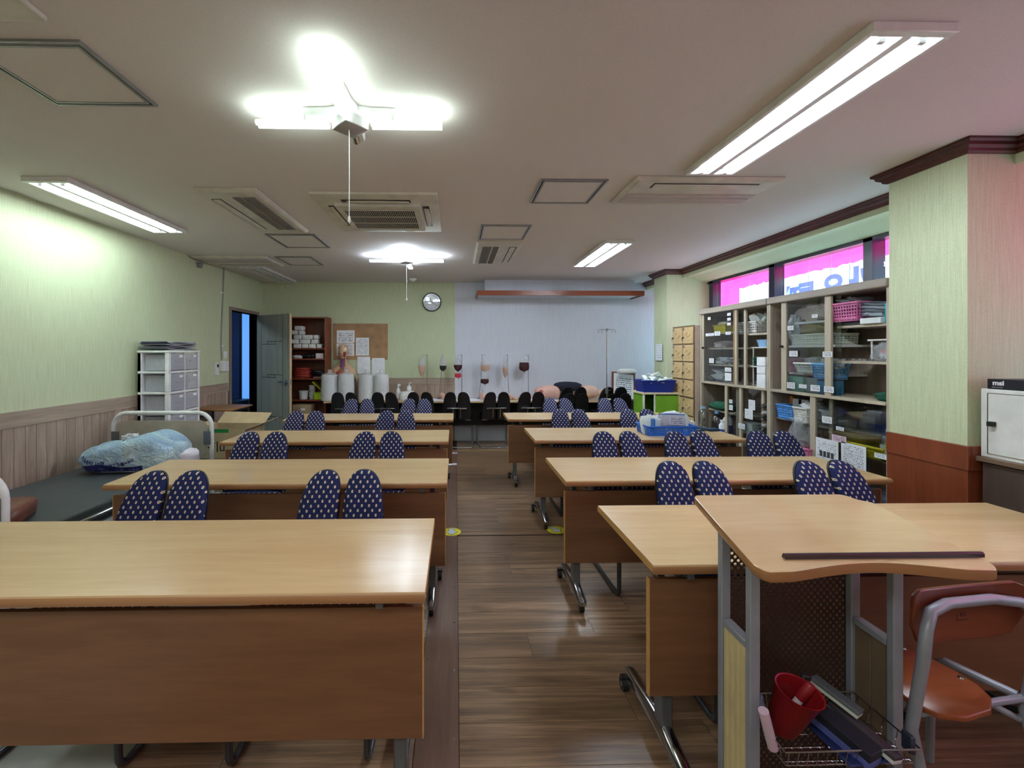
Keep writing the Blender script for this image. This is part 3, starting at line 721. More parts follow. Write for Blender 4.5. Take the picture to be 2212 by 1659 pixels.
# folded white towel packs
gt = 'white paper packs on the top bookcase shelf'
rows = [(1.495, [(-2.46, .13), (-2.34, .11), (-2.23, .11), (-2.125, .09)]), (1.565, [(-2.50, .12), (-2.35, .17), (-2.20, .11)]), (1.635, [(-2.46, .13), (-2.31, .17), (-2.18, .08)]), (1.705, [(-2.50, .1), (-2.41, .07)]), (1.775, [(-2.44, .13)])]
for rn, (z, it) in enumerate(rows):
    for pn, (x, w_) in enumerate(it):
        o = boxy('paper_pack', 'white paper pack, %s row of the stepped bookcase pile, %s from the door' % (['lowest', 'second', 'third', 'fourth', 'top'][rn], ['first', 'second', 'third', 'fourth'][pn]), 'paper pack', (x, 6.72 + rr.uniform(-.01, .01), z), (w_ - .006, .15, .068), wh, rr.uniform(-.03, .03), gt, .014)
o = blob('black_bag', (.20, .18, .075), plain((26, 26, 28), 0.25), seed=2); o.location = (-2.28, 6.72, 1.335); tag(o, 'folded black plastic bag beside the small white bundle in the bookcase', 'bag')
o = blob('white_bundle', (.16, .14, .05), wh, seed=4, fr=5); o.location = (-2.47, 6.70, 1.335); tag(o, 'small white cloth bundle on the second bookcase shelf', 'bundle')
boxy('carton', 'small white carton with red marks at the end of the bookcase shelf', 'box', (-2.11, 6.70, 1.335), (.12, .14, .08), plain((222, 208, 208), .5))
red = plain((168, 62, 48), 0.3); MAT['red_film'] = film('red_packet_film', (188, 70, 56), .95, .18)
for k in range(6):
    o = blob('red_packet', (.30 - k * .012, .20, .035), 'red_film', seed=10 + k, amp=.08, fr=4, flat=.1); o.location = (-2.40 + .012 * (k % 2), 6.72, 1.03 + k * .026)
    tag(o, 'red garment packet in the shiny stack in the bookcase, %s' % ('topmost one', 'on the shelf board')[0 if k == 5 else 1] if k in (0, 5) else 'shiny red packet in the bookcase stack, %s from the bottom' % ['', 'second', 'third', 'fourth', 'fifth'][k], 'packet', 'red packets stacked in the bookcase')
for k in range(3):
    o = blob('black_packet', (.24, .18, .045), plain((24, 25, 32), 0.2), seed=20 + k, amp=.1, flat=.1); o.location = (-2.125, 6.70, 1.035 + k * .028 + (.012 if k == 0 else .02))
    tag(o, ['lowest', 'middle', 'topmost'][k] + ' black film packet stacked beside the red packets', 'packet', 'black packets stacked in the bookcase')
o = blob('pink_packet', (.20, .16, .03), plain((222, 168, 170), .5), seed=31, flat=.1); o.location = (-2.12, 6.69, 1.03); tag(o, 'pale pink packet under the black packets', 'packet')
def tub(name, label, cat, loc, r, h, mat, n=20, top=1.12, rim=True, group=None):
    o = M().lathe([(r * .9, 0), (r, .004), (r * top, h), (r * top * .93, h), (r * .9, .008), (0.001, .008)], n).build(name, mat, None)
    o.location = loc; tag(o, label, cat, group)
    if rim: M().lathe([(r * top + .004, h - .012), (r * top + .006, h), (r * top - .004, h + .003), (r * top - .006, h)], n).build('rim', mat, o)
    return o
tub('tub', 'round white lidded tub in the bookcase above the cardboard box', 'tub', (-2.38, 6.70, .70), .062, .13, wh)
for k in range(4): tub('cup', ['lowest', 'second lowest', 'second highest', 'topmost'][k] + ' grey-white container of the nested stack beside the round tub', 'container', (-2.245, 6.70, .70 + k * .052), .042, .06, plain((190, 190, 184), .5), group='nested containers in the bookcase')
tubg = M().box(-.085, .085, -.07, .07, 0, .10).frame(-.092, .092, -.077, .077, .10, .112, .02).build('storage_box', plain((182, 212, 40), .4), None, .008); tubg.location = (-2.105, 6.68, .70); tag(tubg, 'lime green storage box on the lower bookcase shelf', 'box')
lid = M().box(-.10, .10, -.06, .06, 0, .018).build('yellow_tray', plain((208, 206, 40), .4), None, .006); lid.location = (-2.16, 6.70, .90); lid.rotation_euler = (0, .75, 0); tag(lid, 'yellow tray leaning inside the lime green box', 'tray')
cb = boxy('cardboard_box', 'open brown cardboard box in the bottom of the bookcase', 'box', (-2.36, 6.68, .30), (.28, .22, .33), plain((172, 146, 112), .75))
sheet('label_tag', .06, .03, (.02, -.112, .26), 0, 'paper', cb)

# ------------------------------------------------------------------ pinboard, sheets, clock
cbd = thing('pinboard', 'brown cork pinboard on the green wall above the torso model', 'pinboard', (-1.535, YB, 1.605))
MAT['cork'] = plain((172, 134, 98), 0.85, vary=.09)
M().box(-.435, .435, -.012, -.001, -.292, .29).build('board', 'cork', cbd, .001)
M().frame(-.437, .437, -.3, .3, 0, 0.001, .001)
for x, z in ((-.41, .27), (.41, .27), (.41, -.26), (-.1, -.02)): M().lathe([(.006, 0), (.006, .006), (.003, .010)], 8).build('pin', 'black', cbd).matrix_local = Matrix.Translation((x, -.012, z)) @ Matrix.Rotation(PI / 2, 4, 'X')
def wallsheet(px0, px1, py0, py1, label, mat='print', name='notice_sheet', yy=YB - .015):
    a = ony(px0, py0, yy); b = ony(px1, py1, yy)
    return sheet(name, b.x - a.x, a.z - b.z, ((a.x + b.x) / 2, yy, (a.z + b.z) / 2), 0, mat, None, 0, label, 'notice')
wallsheet(727.5, 766, 713.5, 741, 'upper wide notice with two rows of small drawings on the pinboard', printed('sheet_diagram', rows=7, dens=.5, top=.85))
wallsheet(727, 765, 742, 768.5, 'lower wide notice behind the torso model head', printed('sheet_text2', rows=9, dens=.47))
wallsheet(769, 797, 729.5, 768, 'tall text notice in the middle of the pinboard')
wallsheet(772, 799.5, 770.5, 807, 'blank white sheet pinned below the pinboard edge', 'paper')
wallsheet(803.5, 831, 773.5, 811, 'faintly printed sheet hanging half below the pinboard', printed('sheet_faint', ink=(190, 192, 200), rows=20))
ck = thing('wall_clock', 'round wall clock with black rim on the green wall', 'clock', (-.39, YB, 2.243))
RX = Matrix.Rotation(PI / 2, 4, 'X')
def onwall(o): o.matrix_local = RX; return o
onwall(M().lathe([(.150, 0), (.153, .02), (.150, .038), (.140, .040), (.137, .030)], 48, cap=False).build('rim', 'black', ck))
onwall(M().lathe([(.139, .004), (.139, .022)], 48).build('face', plain((228, 232, 236), .4), ck))
for k in range(1, 13):
    a = PI / 2 - k * PI / 6
    text(str(k), .030, 'black', ck, (.108 * math.cos(a), -.0228, .108 * math.sin(a)), name='numeral')
def hand(a, L, w_):
    o = M().box(-w_, w_, -.0245, -.0232, -.02, L).build('hand', 'black', ck, smooth=0); o.rotation_euler = (0, a, 0)
hand(math.radians(342), .075, .004); hand(math.radians(128), .105, .0025)
onwall(M().lathe([(.137, .030), (.137, .032)], 40).build('glass', glassy('clock_glass', (254, 254, 254), .05), ck, smooth=20))

# ------------------------------------------------------------------ door, corridor beyond
MAT['jamb'] = wood('door_jamb', (146, 130, 116), (122, 106, 94), 2, 1.0, .5)
dr = struct(M().box(XL - .12, XL + .015, DY0 - .05, DY0, 0, DZ + .045).box(XL - .12, XL + .015, DY1, DY1 + .05, 0, DZ + .045).box(XL - .12, XL + .015, DY0, DY1, DZ, DZ + .045).build('door_1', 'jamb', None, .002, smooth=0))
MAT['door_grey'] = wood('door_grey_green', (164, 166, 150), (138, 142, 130), 2, 1.0, .45, streak=20)
dl = thing('door_leaf', 'grey-green grooved door standing open into the room', 'door', (XL + .018, 6.66, 0), math.radians(-31))
# leaf built as raised panels around recessed grooves; local x along the leaf, room side faces -y
M().box(0, .76, .004, .036, .01, 2.0).build('core', plain((50, 58, 60), .7), dl, smooth=0)
px_ = (.115, .60)
segs = [(0.01, .30), (.306, 1.09 - .0), ]
def pnl(x0, x1, z0, z1): M().box(x0, x1, 0, .004, z0, z1).build('panel', 'door_grey', dl, .001)
pnl(0, .108, .01, 2.0); pnl(.610, .76, .01, 2.0)
zs = [(.01, .42), (.47, 1.05), (1.10, 1.55), (1.60, 2.0)]
for z0, z1 in zs: pnl(.116, .60, z0, z1)
for z in (.445, 1.075, 1.575):
    pnl(.116, .245, z - .017, z + .025); pnl(.455, .60, z - .025, z + .017); M().box(.255, .445, .001, .004, z - .014, z + .014).build('inlay', 'door_grey', dl, .001)
M().box(.76, .764, 0, .038, .01, 2.0).build('edge_strip', plain((206, 176, 136), .5), dl, smooth=0)
hd = M().cyl((.70, -.012, 1.0), (.70, 0, 1.0), .026, 20).cyl((.70, -.05, 1.0), (.70, 0, 1.0), .010, 12).tube([(.70, -.05, 1.0), (.66, -.055, 1.0), (.575, -.052, .998)], [.011, .010, .007], 10)
hd.cyl((.70, -.022, .965), (.70, 0, .965), .012, 10).build('handle', 'chrome', dl)
M().box(.764, .766, .010, .028, .96, 1.04).build('latch_plate', 'chrome', dl, smooth=0)
# corridor
co = struct(M().box(XL - 1.6, XL - .12, YB + .6, YB + .7, 0, ZC).box(XL - 1.7, XL - 1.6, 4.0, YB + .7, 0, ZC).box(XL - 1.7, XL - .12, 4.0, 4.1, 0, ZC).box(XL - 1.7, XL - .12, 4.0, YB + .7, ZC, ZC + .1).box(XL - .12, XL - .02, YB + .12, YB + .7, 0, ZC).build('wall_corridor', plain((52, 84, 140), .6), smooth=0))
struct(slab('floor_corridor', XL - 1.7, XL - .12, YB + .2, YB + .7, -.15, 0, plain((60, 64, 70), .5)))
gp = struct(M().box(XL - .62, XL - .30, YB + .585, YB + .6, .62, 2.2).build('window_2', emit('corridor_daylight', (60, 130, 214), 0.3), smooth=0))
struct(slab('trim_4', XL - .66, XL - .62, YB + .57, YB + .6, 0, 2.3, plain((30, 40, 60), .5)))
struct(slab('wall_corridor_end', XL - .30, XL - .12, YB + .55, YB + .6, 0, ZC, plain((176, 186, 160), .6)))
cbx = M().box(-.20, .20, -.2, .2, 0, .60).box(-.22, .22, -.22, .22, .60, .64).build('corridor_cabinet', plain((28, 36, 58), .5), None, .004); cbx.location = (XL - .62, 7.15, 0); tag(cbx, 'low dark cabinet seen through the open doorway', 'cabinet')
ptn = thing('potted_plant', 'leafy potted plant in a tall grey planter beyond the doorway', 'plant', (XL - .30, 6.32, 0))
M().rings([[(s * a, q * a, z) for s, q in ((-1, -1), (1, -1), (1, 1), (-1, 1))] for a, z in ((.12, 0), (.145, .62), (.125, .62), (.12, .56))]).build('planter', plain((84, 96, 112), .6), ptn, .006)
lm = M(); lr = random.Random(9)
for k in range(90):
    a = lr.uniform(0, 2 * PI); el = lr.uniform(.1, 1.4); r = lr.uniform(.06, .19); b = Vector((math.cos(a) * math.cos(el), math.sin(a) * math.cos(el), math.sin(el))) * r
    p = Vector((0, 0, .62)) + b; d = b.normalized(); sd = d.cross(Vector((0, 0, 1))).normalized() * .012; q = p + d * .075 - Vector((0, 0, .02))
    lm.add([tuple(p - sd * .4), tuple((p + q) / 2 + sd), tuple(q), tuple((p + q) / 2 - sd), tuple(p + sd * .4), tuple((p + q) / 2 + Vector((0, 0, .004)))], [(0, 5, 3), (3, 5, 2), (2, 5, 1), (1, 5, 4), (0, 4, 5)])
lm.build('leaves', plain((52, 98, 66), .5), ptn, smooth=0)['kind'] = 'stuff'
sm = M()
for k in range(7): a = k * .9; sm.tube([(0, 0, .56), (.04 * math.cos(a), .04 * math.sin(a), .66), (.10 * math.cos(a), .10 * math.sin(a), .76)], .004, 6)
sm.build('stems', plain((70, 84, 50), .6), ptn)

# ------------------------------------------------------------------ things on the left wall
def wallbox(name, label, cat, y, z, w_, h, d, mat='white_plastic'):
    o = M().box(0, d, -w_ / 2, w_ / 2, -h / 2, h / 2).build(name, mat, None, .003); o.location = (XL, y, z); return tag(o, label, cat)
cd = thing('cable_conduit', 'thin grey cable running down the green wall beside the door', 'cable', (XL, 5.69, 0))
M().tube([(.012, .05, ZC - .002), (.012, .03, 2.2), (.012, .0, 1.9), (.012, -.02, 1.5), (.012, 0, 1.33)], .007, 8).build('cable', plain((150, 152, 150), .5), cd)
for z in (2.22, 1.52): M().box(0, .02, -.02, .02, z - .012, z + .012).build('clip', 'white_plastic', cd, .002)
wb_ = wallbox('switch_box', 'white junction box at the lower end of the wall cable', 'switch', 5.72, 1.25, .14, .13, .05); M().box(.05, .054, -.03, .03, -.04, .04).build('cover', 'white_plastic', wb_, .002)
wb_ = wallbox('remote_control', 'white air-conditioner remote control in a holder on the green wall', 'remote control', 5.56, 1.22, .06, .16, .028); M().box(.028, .030, -.02, .02, .02, .06).build('screen', 'shadow_gap', wb_, smooth=0)
wb_ = wallbox('wall_socket', 'small square wall plate above the junction box', 'socket', 5.78, 1.40, .075, .09, .012); M().box(.012, .015, -.015, .015, -.02, .02).build('rocker', 'white_plastic', wb_, .001)
wb_ = wallbox('wall_bracket', 'small dark bracket under the ceiling unit on the green wall', 'bracket', 5.18, 2.475, .06, .05, .04, 'alu')
M().box(.0, .05, -.05, .05, .025, .032).build('plate', 'alu', wb_, .001)
# ------------------------------------------------------------------ bed against the left wall
bed = thing('hospital_bed', 'white-framed hospital bed with a dark grey mattress along the panelled wall', 'bed', (-2.60, 2.95, 0))
MAT['mattress'] = plain((66, 70, 72), 0.55); MAT['bed_panel'] = plain((170, 160, 144), 0.5); MAT['enamel'] = plain((226, 226, 224), 0.25)
M().box(-.42, .42, -.83, .84, .405, .51).build('mattress', 'mattress', bed, .02, seg=3)
M().box(-.40, .40, -.86, .84, .33, .385).build('bed_frame', 'enamel', bed, .004)
def hoop(y, hw, z0, z1, r, R=.12, n=6):
    p = [(-hw, y, z0)]
    p += [(-hw + R - R * math.cos(PI / 2 * k / n), y, z1 - R + R * math.sin(PI / 2 * k / n)) for k in range(n + 1)]
    p += [(hw - R + R * math.sin(PI / 2 * k / n), y, z1 - R + R * math.cos(PI / 2 * k / n)) for k in range(n + 1)]
    return p + [(hw, y, z0)]
def rrect(x0, x1, z0, z1, R, n=5):
    pts = []
    for cx, cz, a in ((x1 - R, z1 - R, 0), (x0 + R, z1 - R, PI / 2), (x0 + R, z0 + R, PI), (x1 - R, z0 + R, 1.5 * PI)):
        pts += [(cx + R * math.cos(a + PI / 2 * k / n), cz + R * math.sin(a + PI / 2 * k / n)) for k in range(n + 1)]
    return pts
for y, nm, z1 in ((.88, 'footboard', .90), (-.855, 'headboard', .85)):
    fb = M().tube(hoop(y, .43, .02, z1, .018), .018, 12).build(nm, 'enamel', bed, smooth=60)
    M().prism(rrect(-.40, .39, .50 if y > 0 else .55, z1 - .07, .06), y - .008, y + .008, 1).build('panel', 'bed_panel' if y > 0 else 'enamel', fb, .002)
    for s in (-1, 1):
        M().box(s * .40 - .03, s * .40 + .03, y - .024, y - .010, .62, .74).build('bracket', 'steel_grey', fb, .002)
M().tube([(.445, -.74, .36), (.445, -.74, .42), (.445, -.70, .46), (.445, .55, .46), (.445, .60, .42), (.445, .60, .36)], .011, 10).build('side_rail', 'chrome', bed)
M().box(.425, .44, -.62, .60, .33, .39).build('rail_plate', 'enamel', bed, .003)
for yy in (-.45, .1): M().box(.436, .452, yy - .02, yy + .02, .34, .46).build('rail_post', 'enamel', bed, .003)
for sx in (-.36, .36):
    for sy in (-.70, .70): M().box(sx - .02, sx + .02, sy - .02, sy + .02, .04, .34).build('leg', 'enamel', bed, .003)
pw = blob('brown_cushion', (.24, .34, .10), plain((110, 62, 46), 0.35), seed=3, amp=.06, fr=2, flat=.3, power=.55); pw.location = (-2.47, 2.36, .51); pw.rotation_euler = (0, 0, .4)
tag(pw, 'brown leather-like cushion at the near end of the grey mattress', 'cushion')
# bag of bedding: a knotted translucent bag over folded bedding
bb = thing('bedding_bag', 'knotted pale blue plastic bag of bedding with navy print on the mattress', 'bag', (-2.53, 3.46, .51), math.radians(4))
MAT['blue_bag'] = None
x = N('blue_bag_film'); v = x.coord(scale=(3, 3, 3)); f = x.noise(v, 1.6, 3, .5, .8)
x.l(x.ramp(f, [(.35, (166, 198, 230)), (.5, (190, 224, 242)), (.65, (216, 238, 242))]), x.b.inputs['Base Color'])
x.bump(x.noise(x.coord(scale=(1, 2.2, 1.6)), 7, 5, .65, 1.5), 1.0, .06); MAT['blue_bag'] = x.set(.28, spec=.7)
m = M(); nu, nv = 44, 22; rs = []
def bagtop(u): # height profile along the bag (x -0.42..0.42)
    return .215 + .08 * math.exp(-((u - .35) / .33) ** 2) - .01 * math.exp(-((u + .9) / .35) ** 2) + .035 * math.exp(-((u + .08) / .1) ** 2)
for i in range(nv + 1):
    ph = -PI / 2 + PI * i / nv; r = []
    for k in range(nu):
        th = 2 * PI * k / nu; c_, s_ = math.cos(th), math.sin(th); e = .48
        X = math.copysign(abs(math.cos(ph)) ** e, 1) * math.copysign(abs(c_) ** e, c_); Y = abs(math.cos(ph)) ** e * math.copysign(abs(s_) ** e, s_); Z = math.copysign(abs(math.sin(ph)) ** e, math.sin(ph))
        rad = math.sin(8 * math.atan2(Y, X + .15) + 2 * X); d = 1 + .035 * rad * max(0, Z) + .10 * noise.noise(Vector((X * 2, Y * 2, Z * 2 + 5)))
        r.append((X * .35 * d, Y * .20 * d, max(0, (Z * .5 * d + .5)) * bagtop(X)))
    rs.append(r)
m.rings(rs); bag = m.build('bag_film', 'blue_bag', bb, smooth=70)
k_ = blob('knot', (.10, .07, .05), 'bag_white', bb, seed=8, amp=.3, fr=3); k_.location = (-.05, -.02, .225)
navy = plain((36, 38, 104), .4)
bl = blob('pale_cloth', (.20, .20, .13), plain((222, 214, 222), .8), bb, seed=6, amp=.08, label='pale cloth showing at the open end'); bl.location = (.33, .02, 0)
def drape(o, target, yoff=.0015):
    "lay a flat print mesh onto the curved front of a body, along +y in the parent's space"
    Mx = o.matrix_basis.copy()
    for v_ in o.data.vertices:
        p = Mx @ v_.co; hit, loc, nrm, _ = target.ray_cast(Vector((p.x, -1, p.z)), Vector((0, 1, 0)))
        v_.co = Vector((p.x, loc.y - yoff, p.z)) if hit else p
    o.matrix_basis = Matrix(); return o
bpy.context.view_layer.update()
def flat(body, size, loc, rot, bold=.001, mat=navy):
    o_ = text(body, size, mat, bb, loc, rot, ext=0, bold=bold); bpy.context.view_layer.update(); return o_
for bd_, sz_, lc_, an_ in (('Wo', .044, (-.265, -.3, .118), .55), ('on', .044, (-.225, -.3, .098), .42), ('gjin', .044, (-.160, -.3, .083), .12), ('웅진코웨이', .030, (-.055, -.3, .078), -.12), ('고객사랑', .026, (.04, -.3, .10), -.4)):
    drape(flat(bd_, sz_, lc_, (PI / 2, PI - an_ * .0 + PI * 0 + an_, 0)), bag)
m = M(); gx, gz = 40, 5
vs = [(-.30 + .44 * i / gx, -.3, .022 + (.046 + .012 * math.sin(i * .16)) * j / gz) for j in range(gz + 1) for i in range(gx + 1)]
fs = [(j * (gx + 1) + i, j * (gx + 1) + i + 1, (j + 1) * (gx + 1) + i + 1, (j + 1) * (gx + 1) + i) for j in range(gz) for i in range(gx)]
m.add(vs, fs); drape(m.build('print_band', navy, bb, smooth=70), bag, .0012)
for k, wd in enumerate(('정수기', '비데', '공기', '청정기')):
    drape(flat(wd, .030, (-.24 + k * .105, -.3, .034), (PI / 2, PI, 0), 0, plain((150, 160, 206), .5)), bag, .0022)

# ------------------------------------------------------------------ drawer chest
dc = thing('drawer_chest', 'white plastic chest with frosted drawers in two columns by the green wall', 'drawer chest', (-2.922, 4.42, 0))
for k in range(7):
    z = .02 + k * .2015; zz = z + .2015
    # each storey: posts and rails with open window sides facing the bed
    M().box(-.15, .15, -.25, .25, z, z + .022).box(-.15, -.115, -.25, .25, z + .022, zz).box(-.15, -.11, -.25, -.22, z + .022, zz) \
        .box(.11, .15, -.25, -.215, z + .022, zz).box(.12, .148, .215, .25, z + .022, zz).box(.12, .148, -.01, .01, z + .022, zz).build('storey', 'white_plastic', dc, .004)
    for j in (-1, 1):
        y0, y1 = (-.212, -.012) if j < 0 else (.012, .213)
        d = M().box(.132, .152, y0, y1, z + .03, zz - .008).box(-.10, .132, y0, y0 + .004, z + .03, zz - .02).box(-.10, .132, y0, y1, z + .026, z + .032).build('drawer', 'drawer_clear', dc, .004)
        M().box(.150, .160, y0 + .06, y1 - .06, z + .11, z + .128).build('pull', 'drawer_clear', d, .003)
        M().box(.1525, .1535, y1 - .085, y1 - .03, z + .155, z + .178).build('label_tag', 'paper', d, smooth=0)
        if k >= 3:
            cc = [(226, 228, 230), (96, 160, 176), (198, 206, 212), (180, 206, 226)][k % 4]
            q = blob('contents', (.16, .14, .09 + .03 * ((k + j) % 3 == 0)), plain(cc, .7), d, seed=k * 3 + j, amp=.15, fr=4); q.location = (.02, (y0 + y1) / 2, z + .034)
M().box(-.155, .155, -.255, .255, 1.43, 1.452).build('top_cover', 'white_plastic', dc, .006)
pg = ['white', 'grey', 'navy']
for k in range(9):
    cc = [(190, 190, 196), (68, 72, 92), (214, 214, 214), (120, 124, 140)][k % 4]
    n_ = 10; m = M(); rs = []
    for a in range(n_ + 1):
        u = -1 + 2 * a / n_; zt = .0045 * math.sin(u * 4 + k) + (.012 if abs(u) > .9 and k > 3 else 0)
        w_ = .135 - .01 * (k % 3)
        rs.append([(-w_, u * .235, zt), (w_, u * .235, zt + .003), (w_, u * .235, zt + .008), (-w_, u * .235, zt + .006)])
    o = m.rings(rs).build('folded_bag', plain(cc, .5), None); o.location = (-2.93 + .008 * math.sin(k * 2), 4.42 + .015 * math.cos(k * 3), 1.462 + k * .0085)
    tag(o, ['lowest', 'second', 'third', 'fourth', 'fifth', 'sixth', 'seventh', 'eighth', 'topmost'][k] + ' flattened bag, counted upward, in the pile on the drawer chest', 'packing bag', 'flattened bags on the drawer chest')

# ------------------------------------------------------------------ small school desk and cartons by the door
sd = thing('school_desk', 'small wooden school desk with steel tube legs beside the doorway', 'desk', (-2.83, 5.16, 0))
M().box(-.25, .25, -.20, .30, .755, .775).build('desktop', wood('school_top', (170, 120, 70), (140, 92, 50), 1), sd, .006)
for s in (-1, 1):
    M().tube([(s * .22, -.17, .01), (s * .22, -.16, .70), (s * .22, -.12, .745), (s * .22, .22, .745), (s * .22, .25, .70), (s * .22, .26, .01)], .012, 10).build('leg', 'dark_tube', sd)
    M().tube([(s * .22, -.165, .66), (s * .22, .25, .66)], .009, 8).build('side_bar', 'dark_tube', sd)
MAT['card'] = plain((176, 156, 120), .8); MAT['card_in'] = plain((206, 182, 142), .8)
kb = thing('cardboard_box', 'large open cardboard box with green tape and black lettering near the door', 'box', (-2.42, 4.62, 0), math.radians(-3))
bw, bd, bh = .27, .20, .645
M().box(-bw, bw, -bd, -bd + .006, 0, bh).box(-bw, bw, bd - .006, bd, 0, bh).box(-bw, -bw + .006, -bd + .006, bd - .006, 0, bh).box(bw - .006, bw, -bd + .006, bd - .006, 0, bh).box(-bw, bw, -bd, bd, 0, .006).build('carton', 'card', kb, smooth=0)
def flap(pts, th, nm='flap'): M().rings([pts, [(a + th[0], b + th[1], c + th[2]) for a, b, c in pts]]).build(nm, 'card_in', kb, smooth=0)
flap([(-bw, bd, bh), (bw, bd, bh), (bw + .02, bd + .12, bh + .10), (-bw + .02, bd + .12, bh + .11)], (0, .004, -.004))
flap([(bw, -bd, bh), (bw, bd, bh), (bw + .16, bd - .01, bh + .07), (bw + .16, -bd + .02, bh + .06)], (0, 0, -.005))
flap([(-bw, -bd, bh), (-bw, bd, bh), (-bw - .1, bd - .02, bh + .02), (-bw - .1, -bd + .02, bh + .02)], (0, 0, -.005))
M().box(-bw - .001, .10, -bd - .0015, -bd + .01, bh - .035, bh + .001).build('green_tape', plain((36, 122, 62), .4), kb, smooth=0)
text('미소이', .115, plain((40, 36, 30), .6), kb, (-.09, -bd - .0008, .475), (PI / 2, PI, 0), bold=.002)
M().box(-bw - .0008, bw, -bd - .001, -bd + .001, .345, .349).build('seam', plain((120, 100, 74), .8), kb, smooth=0)
boxy('cardboard_box', 'second brown cardboard box under the flap of the green-taped one', 'box', (-1.93, 4.93, 0), (.30, .3, .52), 'card', .05)

# ------------------------------------------------------------------ things on the back wall tables
TZ = .70
def roll(x, y, label, r=.145, h=.40):
    t = thing('tissue_roll_bag', label, 'roll bag', (x, y, TZ), 0, 'white rolls wrapped in thin clear bags')
    M().lathe([(r * .9, 0), (r, .01), (r, h * .33 - .006), (r * .985, h * .33), (r, h * .33 + .006), (r, h * .66 - .006), (r * .985, h * .66), (r, h * .66 + .006), (r, h - .012), (r * .9, h)], 28).build('roll', wh, t)
    m = M(); n = 28; prof = [(1.03, 0), (1.06, .1), (1.05, h * .6), (1.04, h * .97), (.8, h + .012), (.35, h + .022), (.22, h + .05), (.3, h + .075)]
    m.rings([[(r * q * math.cos(2 * PI * k / n) * (1 + .03 * math.sin(k * 5 + z * 30)), r * q * math.sin(2 * PI * k / n) * (1 + .03 * math.sin(k * 7 + z * 20)), z + (.004 * math.sin(k * 3) if z > h else 0)) for k in range(n)] for q, z in prof])
    m.build('wrapping', film('roll_wrap', (244, 246, 248), .35, .2), t, smooth=60)
# radii fit the widths in the photo: 62 px at 6.6 m
roll(-1.93, 6.56, 'white roll in a clear bag touching the bookcase side', .125, .39)
roll(-1.675, 6.54, 'white roll in a clear bag just below the torso model', .115, .40)
roll(-1.375, 6.60, 'white roll in a clear bag below the blank white sheet', .120, .385)
roll(-1.145, 6.57, 'white roll in a clear bag below the faintly printed sheet', .110, .39)
# anatomical torso model
MAT['skin_model'] = plain((206, 168, 134), .45); MAT['skin_pink'] = plain((226, 176, 158), .45)
tm = thing('anatomy_model', 'anatomical torso model with opened chest and half-open face below the pinboard', 'anatomy model', (-1.79, 6.805, TZ))
def loft(sec, n=24, ex=1.0):
    "sections (z, cx, cy, rx, ry)"
    return [[(cx + rx * math.copysign(abs(math.cos(2 * PI * k / n)) ** ex, math.cos(2 * PI * k / n)), cy + ry * math.copysign(abs(math.sin(2 * PI * k / n)) ** ex, math.sin(2 * PI * k / n)), z) for k in range(n)] for z, cx, cy, rx, ry in sec]
M().rings(loft([(0, 0, 0, .13, .075), (.12, 0, 0, .145, .08), (.25, 0, 0, .16, .085), (.34, 0, 0, .185, .085), (.41, 0, 0, .205, .078), (.47, 0, .005, .195, .072), (.505, 0, .01, .145, .062), (.535, 0, .01, .08, .055), (.56, 0, .01, .055, .052), (.60, 0, .012, .05, .052), (.635, 0, .012, .052, .056)])).build('torso', 'skin_model', tm, sub=1, smooth=80)
for s in (-1, 1):
    M().rings([[(s * (.165 + .05 * q), .0 + .04 * math.cos(2 * PI * k / 12) * (1 - .1 * q), .43 - .12 * q + .05 * math.sin(2 * PI * k / 12) * (1 - q * .2)) for k in range(12)] for q in (0, .4, .8, 1)]).build('shoulder_stump', 'skin_model', tm, smooth=80)
hd_ = M().rings(loft([(.625, 0, -.012, .030, .040), (.645, 0, -.018, .046, .060), (.68, 0, -.012, .060, .074), (.72, 0, -.004, .068, .084), (.76, 0, 0, .072, .088), (.80, 0, .004, .070, .085), (.835, 0, .008, .056, .068), (.858, 0, .01, .030, .038), (.864, 0, .01, .006, .008)])).build('head', 'skin_model', tm, sub=1, smooth=80)
M().rings(loft([(.683, 0, -.088, .013, .006), (.692, 0, -.096, .015, .014), (.71, 0, -.090, .010, .010), (.735, 0, -.084, .007, .006)], 10)).build('nose', 'skin_model', hd_, smooth=80)
for s in (-1, 1): M().rings(loft([(.69, s * .070, .006, .006, .012), (.715, s * .074, .008, .010, .018), (.74, s * .072, .008, .006, .012)], 10)).build('ear', 'skin_model', hd_, smooth=80)
M().rings(loft([(.666, -.008, -.081, .022, .004), (.671, -.008, -.085, .024, .006), (.676, -.008, -.081, .022, .004)], 10)).build('mouth', plain((176, 104, 88), .5), hd_, smooth=80)
M().rings(loft([(.72, -.026, -.079, .006, .006), (.727, -.026, -.083, .012, .007), (.734, -.026, -.079, .006, .006)], 10)).build('eye', 'white_plastic', hd_, smooth=80)
M().rings(loft([(.74, .032, -.055, .02, .02), (.76, .034, -.052, .036, .036), (.79, .034, -.046, .036, .036), (.81, .03, -.04, .02, .02)], 14)).build('brain_cover', plain((232, 222, 190), .5), hd_, smooth=80)
M().rings(loft([(.655, .028, -.055, .016, .016), (.69, .032, -.056, .028, .030), (.73, .034, -.056, .028, .030), (.742, .034, -.05, .015, .018)], 12)).build('face_muscle', plain((150, 60, 50), .45), hd_, smooth=80)
M().rings(loft([(.50, 0, -.040, .050, .03), (.56, 0, -.030, .038, .028), (.62, 0, -.026, .040, .030), (.65, .012, -.03, .03, .03)], 14)).build('neck_muscle', plain((140, 66, 64), .45), tm, smooth=80)
